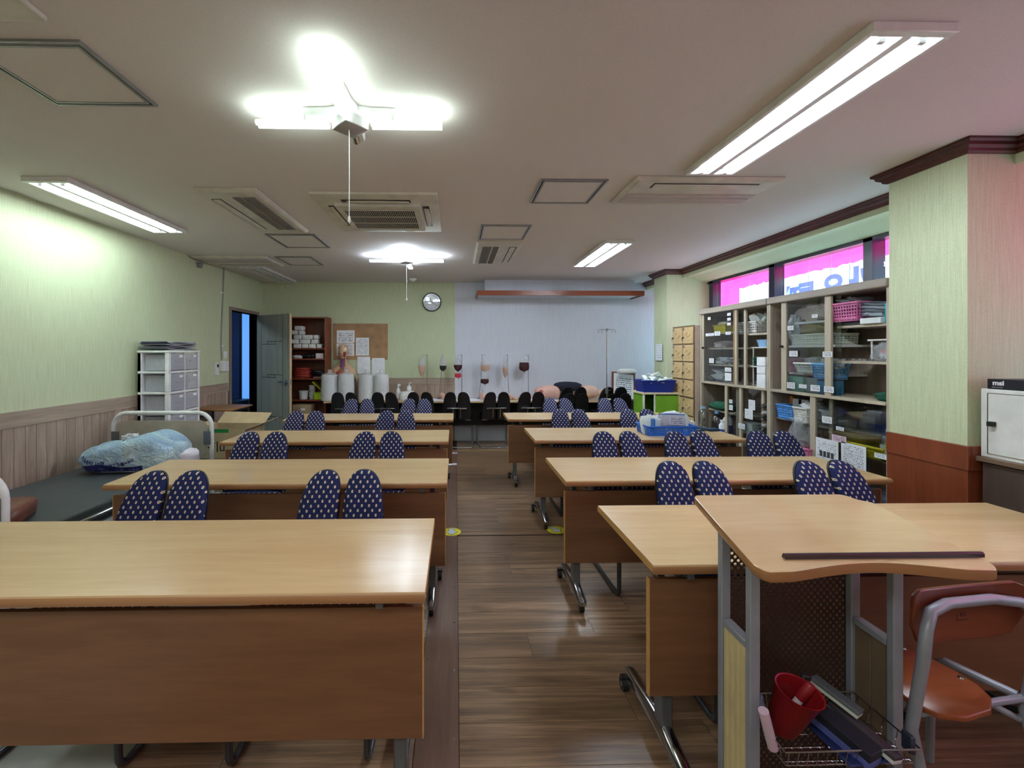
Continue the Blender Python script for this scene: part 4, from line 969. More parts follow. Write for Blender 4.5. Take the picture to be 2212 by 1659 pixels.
for xx, cc in ((-.012, (70, 74, 140)), (.006, (176, 50, 46)), (.02, (70, 74, 140))):
    M().tube([(xx, -.075, .47), (xx * .8, -.066, .55), (xx * 1.6, -.062, .63)], .007, 8).build('vessel', plain(cc, .4), tm)
M().rings(loft([(.12, 0, -.055, .10, .03), (.30, 0, -.058, .118, .036), (.42, 0, -.05, .11, .036), (.475, 0, -.04, .05, .03)], 20)).build('chest_opening', plain((150, 96, 52), .5), tm, smooth=80)
for s, cc in ((-1, (178, 62, 76)), (1, (196, 116, 96))):
    M().rings(loft([(.16, s * .055, -.075, .030, .025), (.22, s * .058, -.085, .046, .032), (.32, s * .055, -.088, .044, .030), (.40, s * .046, -.080, .030, .024), (.44, s * .038, -.070, .010, .012)], 16)).build('lung', plain(cc, .35), tm, smooth=80)
    for k in range(9):
        a = k / 8; M().rings(loft([(-.007, 0, 0, .004, .004), (0, 0, 0, .010, .008), (.007, 0, 0, .004, .004)], 8)).build('rib_end', plain((238, 228, 214), .4), tm, smooth=80).location = (s * (.050 + .058 * math.sin(PI * (.25 + .5 * a) + .2)), -.082, .20 + .24 * (1 - a))
M().rings(loft([(.13, 0, -.078, .04, .02), (.17, -.01, -.092, .06, .03), (.21, 0, -.095, .036, .03), (.26, .004, -.090, .024, .02)], 14)).build('heart', plain((126, 34, 40), .35), tm, smooth=80)
# dispensers
gd = 'small white dispensers on the wall table'
def bottle(name, label, loc, r, h, col, cap=(235, 235, 235), cat='bottle', group=None, mat=None, neck=.35, sh=.72, band=None):
    t = thing(name, label, cat, loc, 0, group)
    M().lathe([(r * .92, 0), (r, .006), (r, h * sh), (r * .8, h * (sh + .08)), (r * neck, h * (sh + .14)), (r * neck, h * .93)], 20).build('body', mat or plain(col, .35), t, smooth=50)
    M().lathe([(r * neck * 1.15, h * .9), (r * neck * 1.15, h), (r * neck * .9, h * 1.005)], 14).build('cap', plain(cap, .4), t)
    if band: M().lathe([(r * 1.004, h * .18), (r * 1.006, h * .19), (r * 1.006, h * .52), (r * 1.004, h * .53)], 20).build('label_band', plain(band, .5), t)
    return t
o = bottle('pump_bottle', 'white bottle with a pump head standing on a white box', (-.735, 6.70, TZ + .12), .035, .10, (232, 232, 230), group=gd)
M().tube([(0, 0, .10), (0, 0, .13), (.035, 0, .135)], .006, 8).build('pump', 'white_plastic', o)
boxy('white_container', 'white container under the pump bottle', 'container', (-.735, 6.70, TZ), (.14, .10, .12), 'white_plastic')
o = bottle('spray_bottle', 'white spray bottle beside the square clear bottle', (-.905, 6.70, TZ), .03, .20, (226, 228, 226), group=gd)
M().box(-.012, .035, -.012, .012, .20, .235).build('trigger_head', 'white_plastic', o, .006)
bottle('square_jar', 'clear square jar with a paper label on the wall table', (-.83, 6.62, TZ), .045, .12, (206, 208, 206), neck=.8, group=gd)
# white paper under the arms
for k, (x0, x1, lb) in enumerate(((-.52, -.05, 'white paper cover under the first practice arms, before the green wall'), (.0, .95, 'long white paper cover on the table along the white wall'), (1.02, 1.62, 'white paper cover beside the pink mannequins'))):
    o = M().box(x0, x1, -.20, .16, 0, .004).build('paper_cover', 'paper', None, smooth=0); o.location = (0, 6.60, TZ); o.rotation_euler = (0, 0, 0); tag(o, lb, 'paper cover')
# practice arm: forearm and fist-like hand with five separate fingers, one skinned surface
def arm_mesh():
    me = bpy.data.meshes.new('practice_arm_mesh')
    V = [(0, .22, .055), (0, .12, .058), (0, .02, .05), (0, -.05, .042), (0, -.085, .042), (0, -.12, .040)]; R = [.046, .047, .038, .027, .026, .030]; E = [(0, 1), (1, 2), (2, 3), (3, 4), (4, 5)]
    for k, (dx, L) in enumerate(((-.030, .052), (-.010, .060), (.011, .056), (.031, .044))):
        b = len(V); V += [(dx * .8, -.140, .042), (dx, -.150 - L * .4, .046), (dx, -.150 - L * .8, .036), (dx * .9, -.150 - L, .020)]; R += [.0105, .009, .0085, .0075]
        E += [(5, b), (b, b + 1), (b + 1, b + 2), (b + 2, b + 3)]
    b = len(V); V += [(-.030, -.105, .036), (-.050, -.135, .032), (-.052, -.160, .024)]; R += [.013, .010, .009]; E += [(4, b), (b, b + 1), (b + 1, b + 2)]
    me.from_pydata(V, E, []); o = bpy.data.objects.new('tmp', me); C.objects.link(o)
    sk = o.modifiers.new('skin', 'SKIN'); bpy.context.view_layer.update()
    for i, r in enumerate(R): me.skin_vertices[0].data[i].radius = (r, r)
    me.skin_vertices[0].data[0].use_root = True
    sb = o.modifiers.new('sub', 'SUBSURF'); sb.levels = 2; sb.render_levels = 2
    bpy.context.view_layer.update()
    r = bpy.data.meshes.new_from_object(o.evaluated_get(bpy.context.evaluated_depsgraph_get())); bpy.data.objects.remove(o)
    r.polygons.foreach_set('use_smooth', [True] * len(r.polygons)); r.materials.clear(); return r
def with_skin(me, name):
    o = bpy.data.objects.new('tmp', me); return o
# skin layer must exist before radii are written
def arm_mesh2():
    import bmesh
    bm = bmesh.new(); lay = bm.verts.layers.skin.verify()
    V = [(0, .22, .055), (0, .12, .058), (0, .02, .05), (0, -.05, .042), (0, -.085, .042), (0, -.12, .040)]; R = [.046, .047, .038, .027, .026, .030]; E = [(0, 1), (1, 2), (2, 3), (3, 4), (4, 5)]
    for dx, L in ((-.033, .052), (-.011, .060), (.012, .056), (.034, .044)):
        b = len(V); V += [(dx * .85, -.142, .042), (dx, -.150 - L * .4, .046), (dx, -.150 - L * .8, .036), (dx * .9, -.150 - L, .020)]; R += [.0098, .0088, .0082, .0072]
        E += [(5, b), (b, b + 1), (b + 1, b + 2), (b + 2, b + 3)]
    b = len(V); V += [(-.032, -.105, .036), (-.055, -.132, .032), (-.058, -.158, .024)]; R += [.013, .010, .009]; E += [(4, b), (b, b + 1), (b + 1, b + 2)]
    vs = [bm.verts.new(p) for p in V]
    for v_, r in zip(vs, R): v_[lay].radius = (r, r)
    vs[0][lay].use_root = True
    for a, b in E: bm.edges.new((vs[a], vs[b]))
    me = bpy.data.meshes.new('arm_src'); bm.to_mesh(me); bm.free()
    o = bpy.data.objects.new('tmp', me); C.objects.link(o); o.modifiers.new('skin', 'SKIN'); sb = o.modifiers.new('sub', 'SUBSURF'); sb.levels = 2; sb.render_levels = 2
    bpy.context.view_layer.update()
    r = bpy.data.meshes.new_from_object(o.evaluated_get(bpy.context.evaluated_depsgraph_get())); bpy.data.objects.remove(o)
    r.polygons.foreach_set('use_smooth', [True] * len(r.polygons)); r.materials.clear(); return r
ARM = arm_mesh2(); ARM.materials.append(MAT['skin_pink'])
# drip stands: rod, hook, bag with fluid, tubes
MAT['fluid_dark'] = plain((58, 18, 26), .25); MAT['fluid_tea'] = plain((186, 148, 126), .4); MAT['fluid_red'] = plain((176, 24, 44), .3); MAT['rod'] = plain((120, 120, 124), .3, .8)
MAT['bag_clear'] = film('drip_bag_film', (214, 214, 214), .5, .2)
def drip(px, label, bags, lean=0.0, dx=.06):
    x = ony(px, 800, 6.72).x
    t = thing('drip_stand', label, 'drip stand', (x, 6.72, TZ), 0, 'drip bags on thin rods above the practice arms')
    M().tube([(lean, 0, 0), (lean * .3, 0, .35), (0, 0, .70)], .004, 8).build('rod', 'rod', t)
    M().tube([(0, 0, .685), (-dx * .5, 0, .688), (-dx, 0, .68), (-dx, 0, .668)] if dx else [(0, 0, .685), (0, -.02, .68)], .0022, 6).build('hook', 'rod', t)
    M().lathe([(.045, 0), (.045, .008), (.012, .014)], 16).build('base', 'rod', t).location = (lean, 0, .0035)
    for (ox, z1, w_, h, lev, mat, sx) in bags:
        w_ *= 1.22
        def sect(zr): # bag half-width at relative height
            return w_ / 2 * (0.45 + .55 * math.sin(PI * min(1, max(0, (1 - zr) * 1.15 + .05)) ** .8) if sx else min(1, .55 + 1.6 * (1 - zr)))
        hs = [0, .05, .12, .3, .5, .7, .85, .95, 1]
        ww = [.18, .55, .92, 1, .96, .88, .72, .5, .15] if not sx else [.16, .34, .62, .9, 1, .9, .7, .5, .3]
        m = M(); m.rings([[(ox + w_ / 2 * q * math.cos(a), -.012 + .018 * (1 - u * .6) * math.sin(a), z1 - h + h * u) for a in [2 * PI * k / 14 for k in range(14)]] for u, q in zip(hs, ww)])
        b = m.build('bag', 'bag_clear', t, smooth=70)
        m = M(); us = [u for u in hs if u < lev] + [lev]
        def wq(u):
            for i in range(len(hs) - 1):
                if hs[i] <= u <= hs[i + 1]: f = (u - hs[i]) / (hs[i + 1] - hs[i]); return ww[i] * (1 - f) + ww[i + 1] * f
        m.rings([[(ox + w_ / 2 * wq(u) * 1.01 * math.cos(a), -.0122 + .0184 * (1 - u * .6) * math.sin(a), z1 - h + h * u) for a in [2 * PI * k / 14 for k in range(14)]] for u in us])
        m.build('fluid', mat, b, smooth=70)
        M().cyl((ox + .008, -.012, z1 - h - .016), (ox + .008, -.012, z1 - h + .004), .005, 8).build('port', mat, b)
        M().tube([(ox + .008, -.012, z1 - h - .014), (ox - .02, -.02, z1 - h - .16), (ox - .045, -.05, .18), (ox - .06, -.09, .06)], .0022, 6).build('drip_tube', 'bag_clear', t)
    return t
T, D_ = 'fluid_tea', 'fluid_dark'
drip(922.5, 'thin rod with a crumpled tea-coloured drip bag, furthest towards the clock side', [(-.085, .66, .085, .30, .55, T, 1)], .0, .085)
drip(955.5, 'thin rod with a drip bag of black fluid on the green wall', [(.01, .67, .085, .23, .36, plain((24, 20, 24), .3), 0)], -.06, 0)
drip(997.5, 'thin rod with a brown drip bag over a small bright red one', [(-.06, .43, .085, .10, .7, 'fluid_red', 0), (-.06, .64, .11, .21, .5, D_, 1)], .0, .06)
drip(1041.5, 'thin rod with a clear topped drip bag above two dark red pouches', [(.04, .38, .105, .15, .55, D_, 0), (.045, .65, .115, .22, .45, T, 0)], -.05, -.045)
drip(1096, 'thin rod with a narrow tea-coloured drip bag on the white wall', [(-.035, .65, .075, .32, .5, T, 1)], .03, .03)
drip(1141.5, 'thin rod with a clear bag half full of dark red fluid', [(-.07, .66, .13, .23, .62, D_, 0)], .0, .06)
arms = [(-.455, 6.58, 'practice arm under the crumpled tea-coloured drip bag', .3), (-.19, 6.56, 'practice arm lying below the black-fluid drip bag, fingers towards the room', .25), (.09, 6.62, 'practice arm below the bright red pouch, behind a black chair', -.1),
        (.42, 6.55, 'practice arm on white paper below the twin dark red pouches', .1), (.83, 6.56, 'practice arm resting on a yellow pad beside a black chair', .45), (1.12, 6.64, 'practice arm below the clear bag half full of dark red', .2)]
for x, y, lb, rz in arms:
    o = link('injection_trainer', ARM); o.location = (x, y, TZ + .006); o.rotation_euler = (0, 0, rz); o.scale = (.95, .8, .95); tag(o, lb, 'practice arm', 'injection practice arms on the wall table')
boxy('yellow_pad', 'flat yellow pad under one practice arm', 'pad', (.845, 6.50, TZ + .004), (.22, .16, .004), plain((206, 176, 70), .6))
# pink resuscitation torsos
def cpr(x, y, rz, label, col):
    t = thing('practice_mannequin', label, 'mannequin', (x, y, TZ), rz, 'pink practice torsos lying on the wall table')
    M().rings([[(xx, cy + ry * math.copysign(abs(math.cos(a)) ** .8, math.cos(a)), .012 + zc + rz_ * math.copysign(abs(math.sin(a)) ** .8, math.sin(a))) for a in [2 * PI * k / 20 for k in range(20)]]
               for xx, cy, ry, zc, rz_ in ((-.20, 0, .02, .09, .02), (-.19, 0, .09, .09, .07), (-.14, 0, .12, .10, .09), (-.02, 0, .125, .11, .10), (.10, 0, .14, .11, .10), (.16, 0, .12, .10, .09), (.19, 0, .05, .09, .05), (.20, 0, .03, .09, .03))]).build('torso', col, t, sub=1, smooth=80)
    M().rings([[(.235 + a_ * .0 + xx, ry * math.cos(a), .095 + ry * math.sin(a)) for a in [2 * PI * k / 16 for k in range(16)]] for xx, ry, a_ in ((-.05, .035, 0), (-.02, .04, 0), (.02, .07, 0), (.07, .082, 0), (.12, .072, 0), (.15, .04, 0), (.158, .01, 0))]).build('head', col, t, sub=1, smooth=80)
    M().lathe([(.03, -.004), (.036, 0), (.03, .006), (.012, .003), (.001, -.004)], 14).build('navel', plain((212, 128, 124), .5), t).matrix_local = Matrix.Translation((-.12, -.118, .13)) @ Matrix.Rotation(PI / 2 + .3, 4, 'X')
cpr(1.42, 6.60, 0, 'pink practice torso showing its navel beside the stacked black chairs', MAT['skin_pink'])
cpr(2.02, 6.62, 0, 'pale pink practice torso between the two black chair stacks', plain((228, 188, 168), .45))
o = blob('navy_cloth', (.44, .20, .13), plain((24, 26, 44), .8), seed=14, amp=.06); o.location = (1.74, 6.62, .93 - .10); o.location[2] = TZ + .13
tag(o, 'dark navy cloth draped over the pink torsos behind the stacked chairs', 'cloth')

# ------------------------------------------------------------------ drip pole with hooks
dp = thing('drip_pole', 'tall chrome drip pole with four hooks in front of the white wall', 'drip pole', (2.06, 5.78, 0))
M().cyl((0, 0, .10), (0, 0, .90), .012, 12).cyl((0, 0, .88), (0, 0, 1.745), .007, 12).build('pole', 'chrome', dp)
M().cyl((0, 0, .87), (0, 0, .95), .02, 12).build('collar', 'steel_grey', dp)
M().tube([(.02, 0, .91), (.05, -.01, .91)], .008, 8).build('knob', 'black', dp)
for k in range(4):
    a = k * PI / 2 + .2; cx_, sx_ = math.cos(a), math.sin(a)
    M().tube([(0, 0, 1.74), (cx_ * .06, sx_ * .06, 1.748), (cx_ * .12, sx_ * .12, 1.74), (cx_ * .135, sx_ * .135, 1.72), (cx_ * .128, sx_ * .128, 1.70), (cx_ * .11, sx_ * .11, 1.708)], .0035, 8).build('hook', 'chrome', dp)
    M().tube([(0, 0, .10), (cx_ * .24, sx_ * .24, .065)], .012, 8).cyl((cx_ * .24, sx_ * .24 - .012, .025), (cx_ * .24, sx_ * .24 + .012, .025), .025, 12).build('foot', 'steel_grey', dp)
M().cyl((0, 0, 1.72), (0, 0, 1.76), .014, 12).build('hook_hub', 'steel_grey', dp)
M().tube([(-.08, -.012, .795), (.05, -.012, .790)], .012, 10).build('grip', plain((214, 210, 190), .5), dp)

# ------------------------------------------------------------------ framed chart, green shelf unit, baskets
fc = thing('framed_chart', 'tilted wood-framed chart leaning behind the drip pole', 'framed chart', (2.62, 6.62, .70))
fc.rotation_euler = (math.radians(-12), math.radians(6), math.radians(4))
M().box(-.17, .17, -.01, .01, 0, .40).build('board', MAT['print'], fc, smooth=0)
sheet('chart', .32, .36, (0, -.012, .2), 0, printed('chart_print', rows=11, dens=.48), fc)
M().box(-.19, -.165, -.016, .012, -.01, .42).box(.165, .19, -.016, .012, -.01, .42).box(-.165, .165, -.016, .012, .40, .42).box(-.165, .165, -.016, .012, -.01, .01).build('frame', 'red_wood', fc, .002)
o = blob('white_bundle', (.30, .10, .07), wh, seed=40, fr=5); o.location = (2.66, 6.57, 1.10); tag(o, 'rolled white bundle balanced on top of the framed chart', 'bundle')
blkbox = boxy('chart_box', 'dark box under the framed chart', 'box', (2.60, 6.69, 0), (.40, .36, .69), plain((30, 30, 34), .6))
gs_ = thing('green_shelf_unit', 'white-edged shelf unit with bright green sides below the dark blue basket', 'shelf unit', (2.565, 5.50, 0))
gr = plain((120, 176, 44), .45)
M().box(-.19, -.182, -.15, .15, .02, .90).build('side_panel', gr, gs_, smooth=0)
M().box(-.05, .26, -.168, -.16, .02, .885).build('door_panel', gr, gs_, smooth=0)
M().box(.252, .26, -.16, .16, .02, .885).build('side_panel', gr, gs_, smooth=0)
M().box(-.182, .25, .14, .15, .02, .885).build('inner_panel', plain((88, 140, 34), .5), gs_, smooth=0)
M().box(-.20, .27, -.175, .17, .90, .925).build('top_board', plain((224, 208, 176), .5), gs_, .003)
M().box(-.20, -.18, -.17, -.15, 0, .90).box(-.062, -.046, -.172, -.155, 0, .90).box(.25, .266, -.172, -.155, 0, .90).build('edge', plain((226, 226, 214), .5), gs_, .001)
def basket(name, label, loc, wx, wy, h, col, rz=0, nx=9, ny=6, nz=6, rows=None, group=None, solid=False, cat='basket', flare=1.12):
    "latticed plastic basket: thin bars between a rim and a base, walls flaring upward"
    t = thing(name, label, cat, loc, rz, group); mat = plain(col, .4)
    def c(q, s): return s / 2 * (1 + (flare - 1) * q)
    M().box(-wx / 2, wx / 2, -wy / 2, wy / 2, 0, .006).build('base', mat, t, smooth=0)
    X, Y = c(1, wx), c(1, wy)
    M().frame(-X - .006, X + .006, -Y - .006, Y + .006, h - .014, h, .012).build('rim', mat, t, .003)
    m = M()
    def quad(p, q, r, s, n, th=.002):
        n = Vector(n) * th; P = [Vector(a) for a in (p, q, r, s)]
        m.rings([[tuple(a) for a in P], [tuple(a + n) for a in P]])
    if solid:
        for s in (-1, 1):
            quad((-wx / 2, s * wy / 2, 0), (wx / 2, s * wy / 2, 0), (X, s * Y, h), (-X, s * Y, h), (0, -s, 0)); quad((s * wx / 2, -wy / 2, 0), (s * wx / 2, wy / 2, 0), (s * X, Y, h), (s * X, -Y, h), (-s, 0, 0))
    else:
        for s in (-1, 1):
            for k in range(nx + 1):
                u = -1 + 2 * k / nx; b = .0045; quad((u * wx / 2 - b, s * wy / 2, 0), (u * wx / 2 + b, s * wy / 2, 0), (u * X + b, s * Y, h), (u * X - b, s * Y, h), (0, -s, 0))
            for k in range(ny + 1):
                u = -1 + 2 * k / ny; b = .0045; quad((s * wx / 2, u * wy / 2 - b, 0), (s * wx / 2, u * wy / 2 + b, 0), (s * X, u * Y + b, h), (s * X, u * Y - b, h), (-s, 0, 0))
            for k in range(1, nz):
                z = h * k / nz; q = z / h; a, b_ = c(q, wx), c(q, wy); hh = .0045 if k not in (1,) else .009
                quad((-a, s * b_, z - hh), (a, s * b_, z - hh), (a, s * b_, z + hh), (-a, s * b_, z + hh), (0, -s, 0)); quad((s * a, -b_, z - hh), (s * a, b_, z - hh), (s * a, b_, z + hh), (s * a, -b_, z + hh), (-s, 0, 0))
    m.build('side_wall' if solid else 'lattice', mat, t, smooth=0)
    return t
basket('blue_basket', 'dark blue solid basket of white packets on the green shelf unit', (2.565, 5.46, .925), .37, .24, .155, (24, 50, 150), solid=True, flare=1.15)
pr = random.Random(21); pc = [(226, 232, 228), (206, 222, 216), (236, 236, 232), (190, 210, 214)]
pk_me = []
for q in range(4):
    m = M(); m.rings([[(-.012, -.05, 0), (.012, -.05, 0), (.012, -.05, .004), (-.012, -.05, .004)], [(-.02, -.03, -.003), (.02, -.03, -.003), (.02, -.03, .010), (-.02, -.03, .010)], [(-.02, .03, -.003), (.02, .03, -.003), (.02, .03, .010), (-.02, .03, .010)], [(-.015, .055, 0), (.015, .055, 0), (.015, .055, .003), (-.015, .055, .003)]])
    me = m.mesh('packet'); me.materials.append(plain(pc[q], .35)); pk_me.append(me)
for k in range(46):
    o = link('syringe_packet', pk_me[k % 4]); a = pr.uniform(0, 2 * PI); r = pr.uniform(0, 1) ** .6
    o.location = (2.565 + r * math.cos(a) * .17, 5.46 + r * math.sin(a) * .10, 1.05 + (1 - r) * .085 + pr.uniform(0, .02)); o.rotation_euler = (pr.uniform(-.8, .8), pr.uniform(-.9, .9), pr.uniform(0, 6.28)); o.scale = (1.25, 1.25, 1.4)
    tag(o, 'sealed white syringe packet heaped in the dark blue basket', 'packet', 'syringe packets in the dark blue basket')
# light blue tray basket on the third window-side desk
basket('desk_basket', 'bright blue latticed tray basket standing on the third window-side desk', (1.85, 3.72, .72), .40, .22, .085, (40, 110, 214), 0, 22, 10, 5, flare=1.06)
for k in range(9):
    o = link('wet_wipe_packet', pk_me[(k * 3) % 4]); o.location = (1.68 + k * .043, 3.72 + pr.uniform(-.05, .05), .79 + pr.uniform(0, .02)); o.rotation_euler = (PI / 2 + pr.uniform(-.4, .1), pr.uniform(-.35, .35), pr.uniform(-.6, .6)); o.scale = (3.0, 1.6, 2.2)
    tag(o, 'white packet upright in the bright blue desk basket, %s from the aisle end' % ['first', 'second', 'third', 'fourth', 'fifth', 'sixth', 'seventh', 'eighth', 'ninth'][k], 'packet', 'upright packets in the bright blue desk basket')
o = M().rings(loft([(-.05, 0, 0, .11, .002), (-.046, 0, 0, .115, .015), (0, 0, 0, .118, .024), (.046, 0, 0, .115, .015), (.05, 0, 0, .11, .002)], 24, .6)).build('clear_pouch', film('pouch_film', (206, 208, 224), .8, .2), None, smooth=60)
o.location = (1.87, 3.655, .845); o.rotation_euler = (-.2, .03, 0); tag(o, 'wide clear pouch with blue seam and dark print leaning in the desk basket', 'pouch')
M().tube([(-.115, -.004, .05), (0, -.004, .055), (.115, -.004, .05)], .006, 8).build('blue_seam', plain((74, 110, 190), .4), o)
sheet('print_area', .13, .07, (.03, -.0255, -.005), 0, printed('pouch_print', (196, 196, 214), (70, 60, 90), 5, .45), o)
o = blob('paper_bag', (.22, .07, .14), plain((236, 240, 244), .4), seed=51, amp=.12, fr=4); o.location = (1.93, 3.79, .75); o.rotation_euler = (0, -.15, 0); tag(o, 'large white paper packet rising at the back of the desk basket', 'packet')
for x_, c_, lb in ((1.70, (70, 130, 200), 'blue-and-white tube packet at the aisle end of the desk basket'), (1.745, (214, 226, 236), 'pale tube packet next to the blue one in the desk basket')):
    o = M().rings(loft([(0, 0, 0, .018, .014), (.11, 0, 0, .02, .014), (.12, 0, 0, .018, .003)], 12)).build('tube_packet', plain(c_, .4), None); o.location = (x_, 3.64, .745); tag(o, lb, 'packet')
# tissue pack
tp = thing('wipes_pack', 'dark teal wipes pack with a white tissue sticking out on the third window-side desk', 'tissue pack', (2.18, 3.86, .72), .1)
M().box(-.115, .085, -.055, .055, 0, .032).build('pack', plain((24, 62, 92), .3), tp, .010)
blob('tissue', (.06, .05, .055), 'paper', tp, seed=61, amp=.4, fr=3).location = (-.03, 0, .03)
blob('tissue', (.05, .04, .05), 'clear_film', tp, seed=62, amp=.4, fr=3).location = (-.075, 0, .03)
text('SANITIZING', .014, 'paper', tp, (-.01, -.056, .016))
tp2 = boxy('wipes_pack', 'smaller dark teal pack behind the tissue pack', 'tissue pack', (2.335, 3.84, .72), (.10, .08, .022), plain((22, 56, 84), .3), .15)
bottle('alcohol_bottle', 'clear plastic bottle with a pale blue cap on the third window-side desk', (2.325, 3.955, .72), .043, .205, (200, 206, 206), (120, 180, 220), mat=glassy('bottle_clear', (210, 216, 214), .2, .1))

# ------------------------------------------------------------------ lockers
lk = thing('locker', 'tan steel locker tower with diamond-embossed doors between pillar and glass cabinet', 'locker', (2.83, 4.99, 0))
MAT['locker_door'] = plain((196, 166, 120), .4); MAT['locker_side'] = plain((226, 204, 190), .5)
M().box(.0, .36, 0, .50, 0, 1.76).build('body', 'locker_side', lk, .003)
M().box(-.006, .0, 0, .50, 0, 1.76).build('door_frame', plain((112, 92, 64), .6), lk, smooth=0)
for r_ in range(8):
    z0 = 1.755 - (r_ + 1) * .2155 - (.006 if r_ > 3 else 0)
    for c_ in range(2):
        y0 = .012 + c_ * .243
        d = M().box(-.016, -.006, 0, .230, 0, .200).build('door', 'locker_door', lk, .003); d.location = (0, y0, z0)
        M().rings([[(-.0165, .115 + a * s_, .11 + b * s_ * .62) for a, b in ((-.07, 0), (0, -.07), (.07, 0), (0, .07))] for s_ in (1,)] + [[(-.0215, .115 + a * .86, .11 + b * .62 * .84) for a, b in ((-.07, 0), (0, -.07), (.07, 0), (0, .07))]] + [[(-.0215, .115 + a * .70, .11 + b * .62 * .68) for a, b in ((-.07, 0), (0, -.07), (.07, 0), (0, .07))], [(-.017, .115 + a * .66, .11 + b * .62 * .64) for a, b in ((-.07, 0), (0, -.07), (.07, 0), (0, .07))]]).build('diamond_emboss', 'locker_door', d, smooth=0)
        M().tube([(-.017, .085, .048), (-.021, .100, .040), (-.021, .130, .040), (-.017, .145, .048)], .003, 6).build('emboss_arc', 'locker_door', d)
        M().box(-.0175, -.016, .195, .222, .165, .192).build('number_plate', plain((40, 44, 66), .4), d, smooth=0)
        text(str(1 + r_ + c_ * 8), .020, 'paper', d, (-.0182, .2085, .178), (PI / 2, 0, -PI / 2), 'number', .0003)
        M().cyl((-.030, .212, .075), (-.016, .212, .075), .010, 10).tube([(-.030, .212, .075), (-.036, .212, .055), (-.030, .212, .04)], .003, 6).build('lock', 'black', d)
o = sheet('notice_sheet', .19, .23, (2.858, 5.945, 1.435), -PI / 2, printed('pillar_notice', ink=(90, 110, 160), rows=7, dens=.53), None, 0, 'blue-printed notice taped on the green side of the far pillar', 'notice')
# ------------------------------------------------------------------ glass cabinets: front plane x = 2.85, open backs towards the window side
XC = 2.85
MAT['cab'] = wood('pale_cabinet_wood', (196, 184, 162), (172, 158, 138), 2, 1.0, .5, streak=16)
MAT['cab_trim'] = wood('cabinet_trim', (168, 156, 142), (146, 134, 122), 1, 1.0, .5, streak=20)
MAT['cab_in'] = wood('cabinet_inside', (166, 150, 136), (134, 116, 102), 2, 1.0, .6, knots=True, streak=14)
MAT['brown_edge'] = plain((168, 118, 70), .5)
def cy(px): return onx(px, 760, XC).y            # y on the cabinet front from its picture column
def cabinet(y0, y1, label, upper, lower):
    t = thing('glass_cabinet', label, 'cabinet', (XC, y0, 0)); W = y1 - y0; D = .38; H = 1.93
    for a in (0, W - .02): M().box(0, D, a, a + .02, 0, H - .06).build('side_panel', 'cab', t, .001, smooth=0)
    for a in (.02, W - .024): M().box(.022, D - .02, a, a + .004, .02, H - .08).build('side_lining', 'cab_in', t, smooth=0)
    M().box(D - .012, D, .02, W - .02, 0, H - .06).build('back_board', 'cab_in', t, smooth=0)
    M().box(-.022, D, 0.001, W - .001, H - .06, H).build('top_board', 'cab_trim', t, .008)
    M().box(-.006, D - .012, .02, W - .02, 1.082, 1.105).build('middle_board', 'cab', t, .002)
    M().box(0, D - .012, .02, W - .02, .06, .08).box(0.005, .02, .02, W - .02, 0, .06).build('bottom_board', 'cab', t, .001)
    return t
CB0, CB1, CA1 = cy(1921), cy(1660.5), cy(1513)
cA = cabinet(CB1 + .003, CA1, 'pale wood glass cabinet next to the lockers', None, None)
cB = cabinet(CB0, CB1, 'pale wood glass cabinet beside the green pillar', None, None)
def shelf(c, y0, y1, z, x0=.05, mat='cab'):
    o = M().box(x0, .368, y0 - c.location[1], y1 - c.location[1], z - .018, z).build('shelf', mat, c, .001, smooth=0); return o
def door(c, y0, y1, z0, z1, x, sw=.045, s0=True, s1=True, mat0='cab', mat1='cab', knob=None):
    "sliding door: two stiles and a pane (no rails seen)"
    oy = c.location[1]; d = M()
    if s0: d.box(x, x + .018, y0 - oy, y0 - oy + sw, z0, z1)
    if s1: d.box(x, x + .018, y1 - oy - sw, y1 - oy, z0, z1)
    o = d.build('sliding_door', mat0, c, .001, smooth=0)
    M().box(x + .007, x + .011, y0 - oy + (sw if s0 else 0), y1 - oy - (sw if s1 else 0), z0, z1).build('glass_pane', 'glass', o, smooth=0)
    if knob: M().cyl((x - .02, knob - oy, (z0 + z1) / 2), (x, knob - oy, (z0 + z1) / 2), .012, 12).build('knob', 'black', o)
    return o
U0, U1, L0, L1 = 1.105, 1.868, .08, 1.082
# cabinet A: upper glass on the locker side, open towards cabinet B
yy = cy
d = door(cA, yy(1591), yy(1516), U0, U1, .002, .035, knob=yy(1519.5)); M().box(.0, .002, yy(1584) - cA.location[1] - .012, yy(1584) - cA.location[1], U0, U1).build('edge_strip', 'brown_edge', d, smooth=0)
door(cA, yy(1606), yy(1591) + .02, U0, U1, .024, .03, s1=False)
for z in (1.655, 1.485, 1.30): shelf(cA, yy(1592) + .0, CA1 - .03, z, .08)
shelf(cA, CB1 + .03, yy(1600), 1.62)
# lower A
door(cA, yy(1601), yy(1565), L0, L1, .002, .04, knob=yy(1568)); door(cA, yy(1644), yy(1585), L0, L1, .024, .03)
shelf(cA, yy(1598), CA1 - .03, .79, .08); shelf(cA, yy(1598), CA1 - .03, .50, .08); shelf(cA, CB1 + .03, yy(1600), .62, .06)
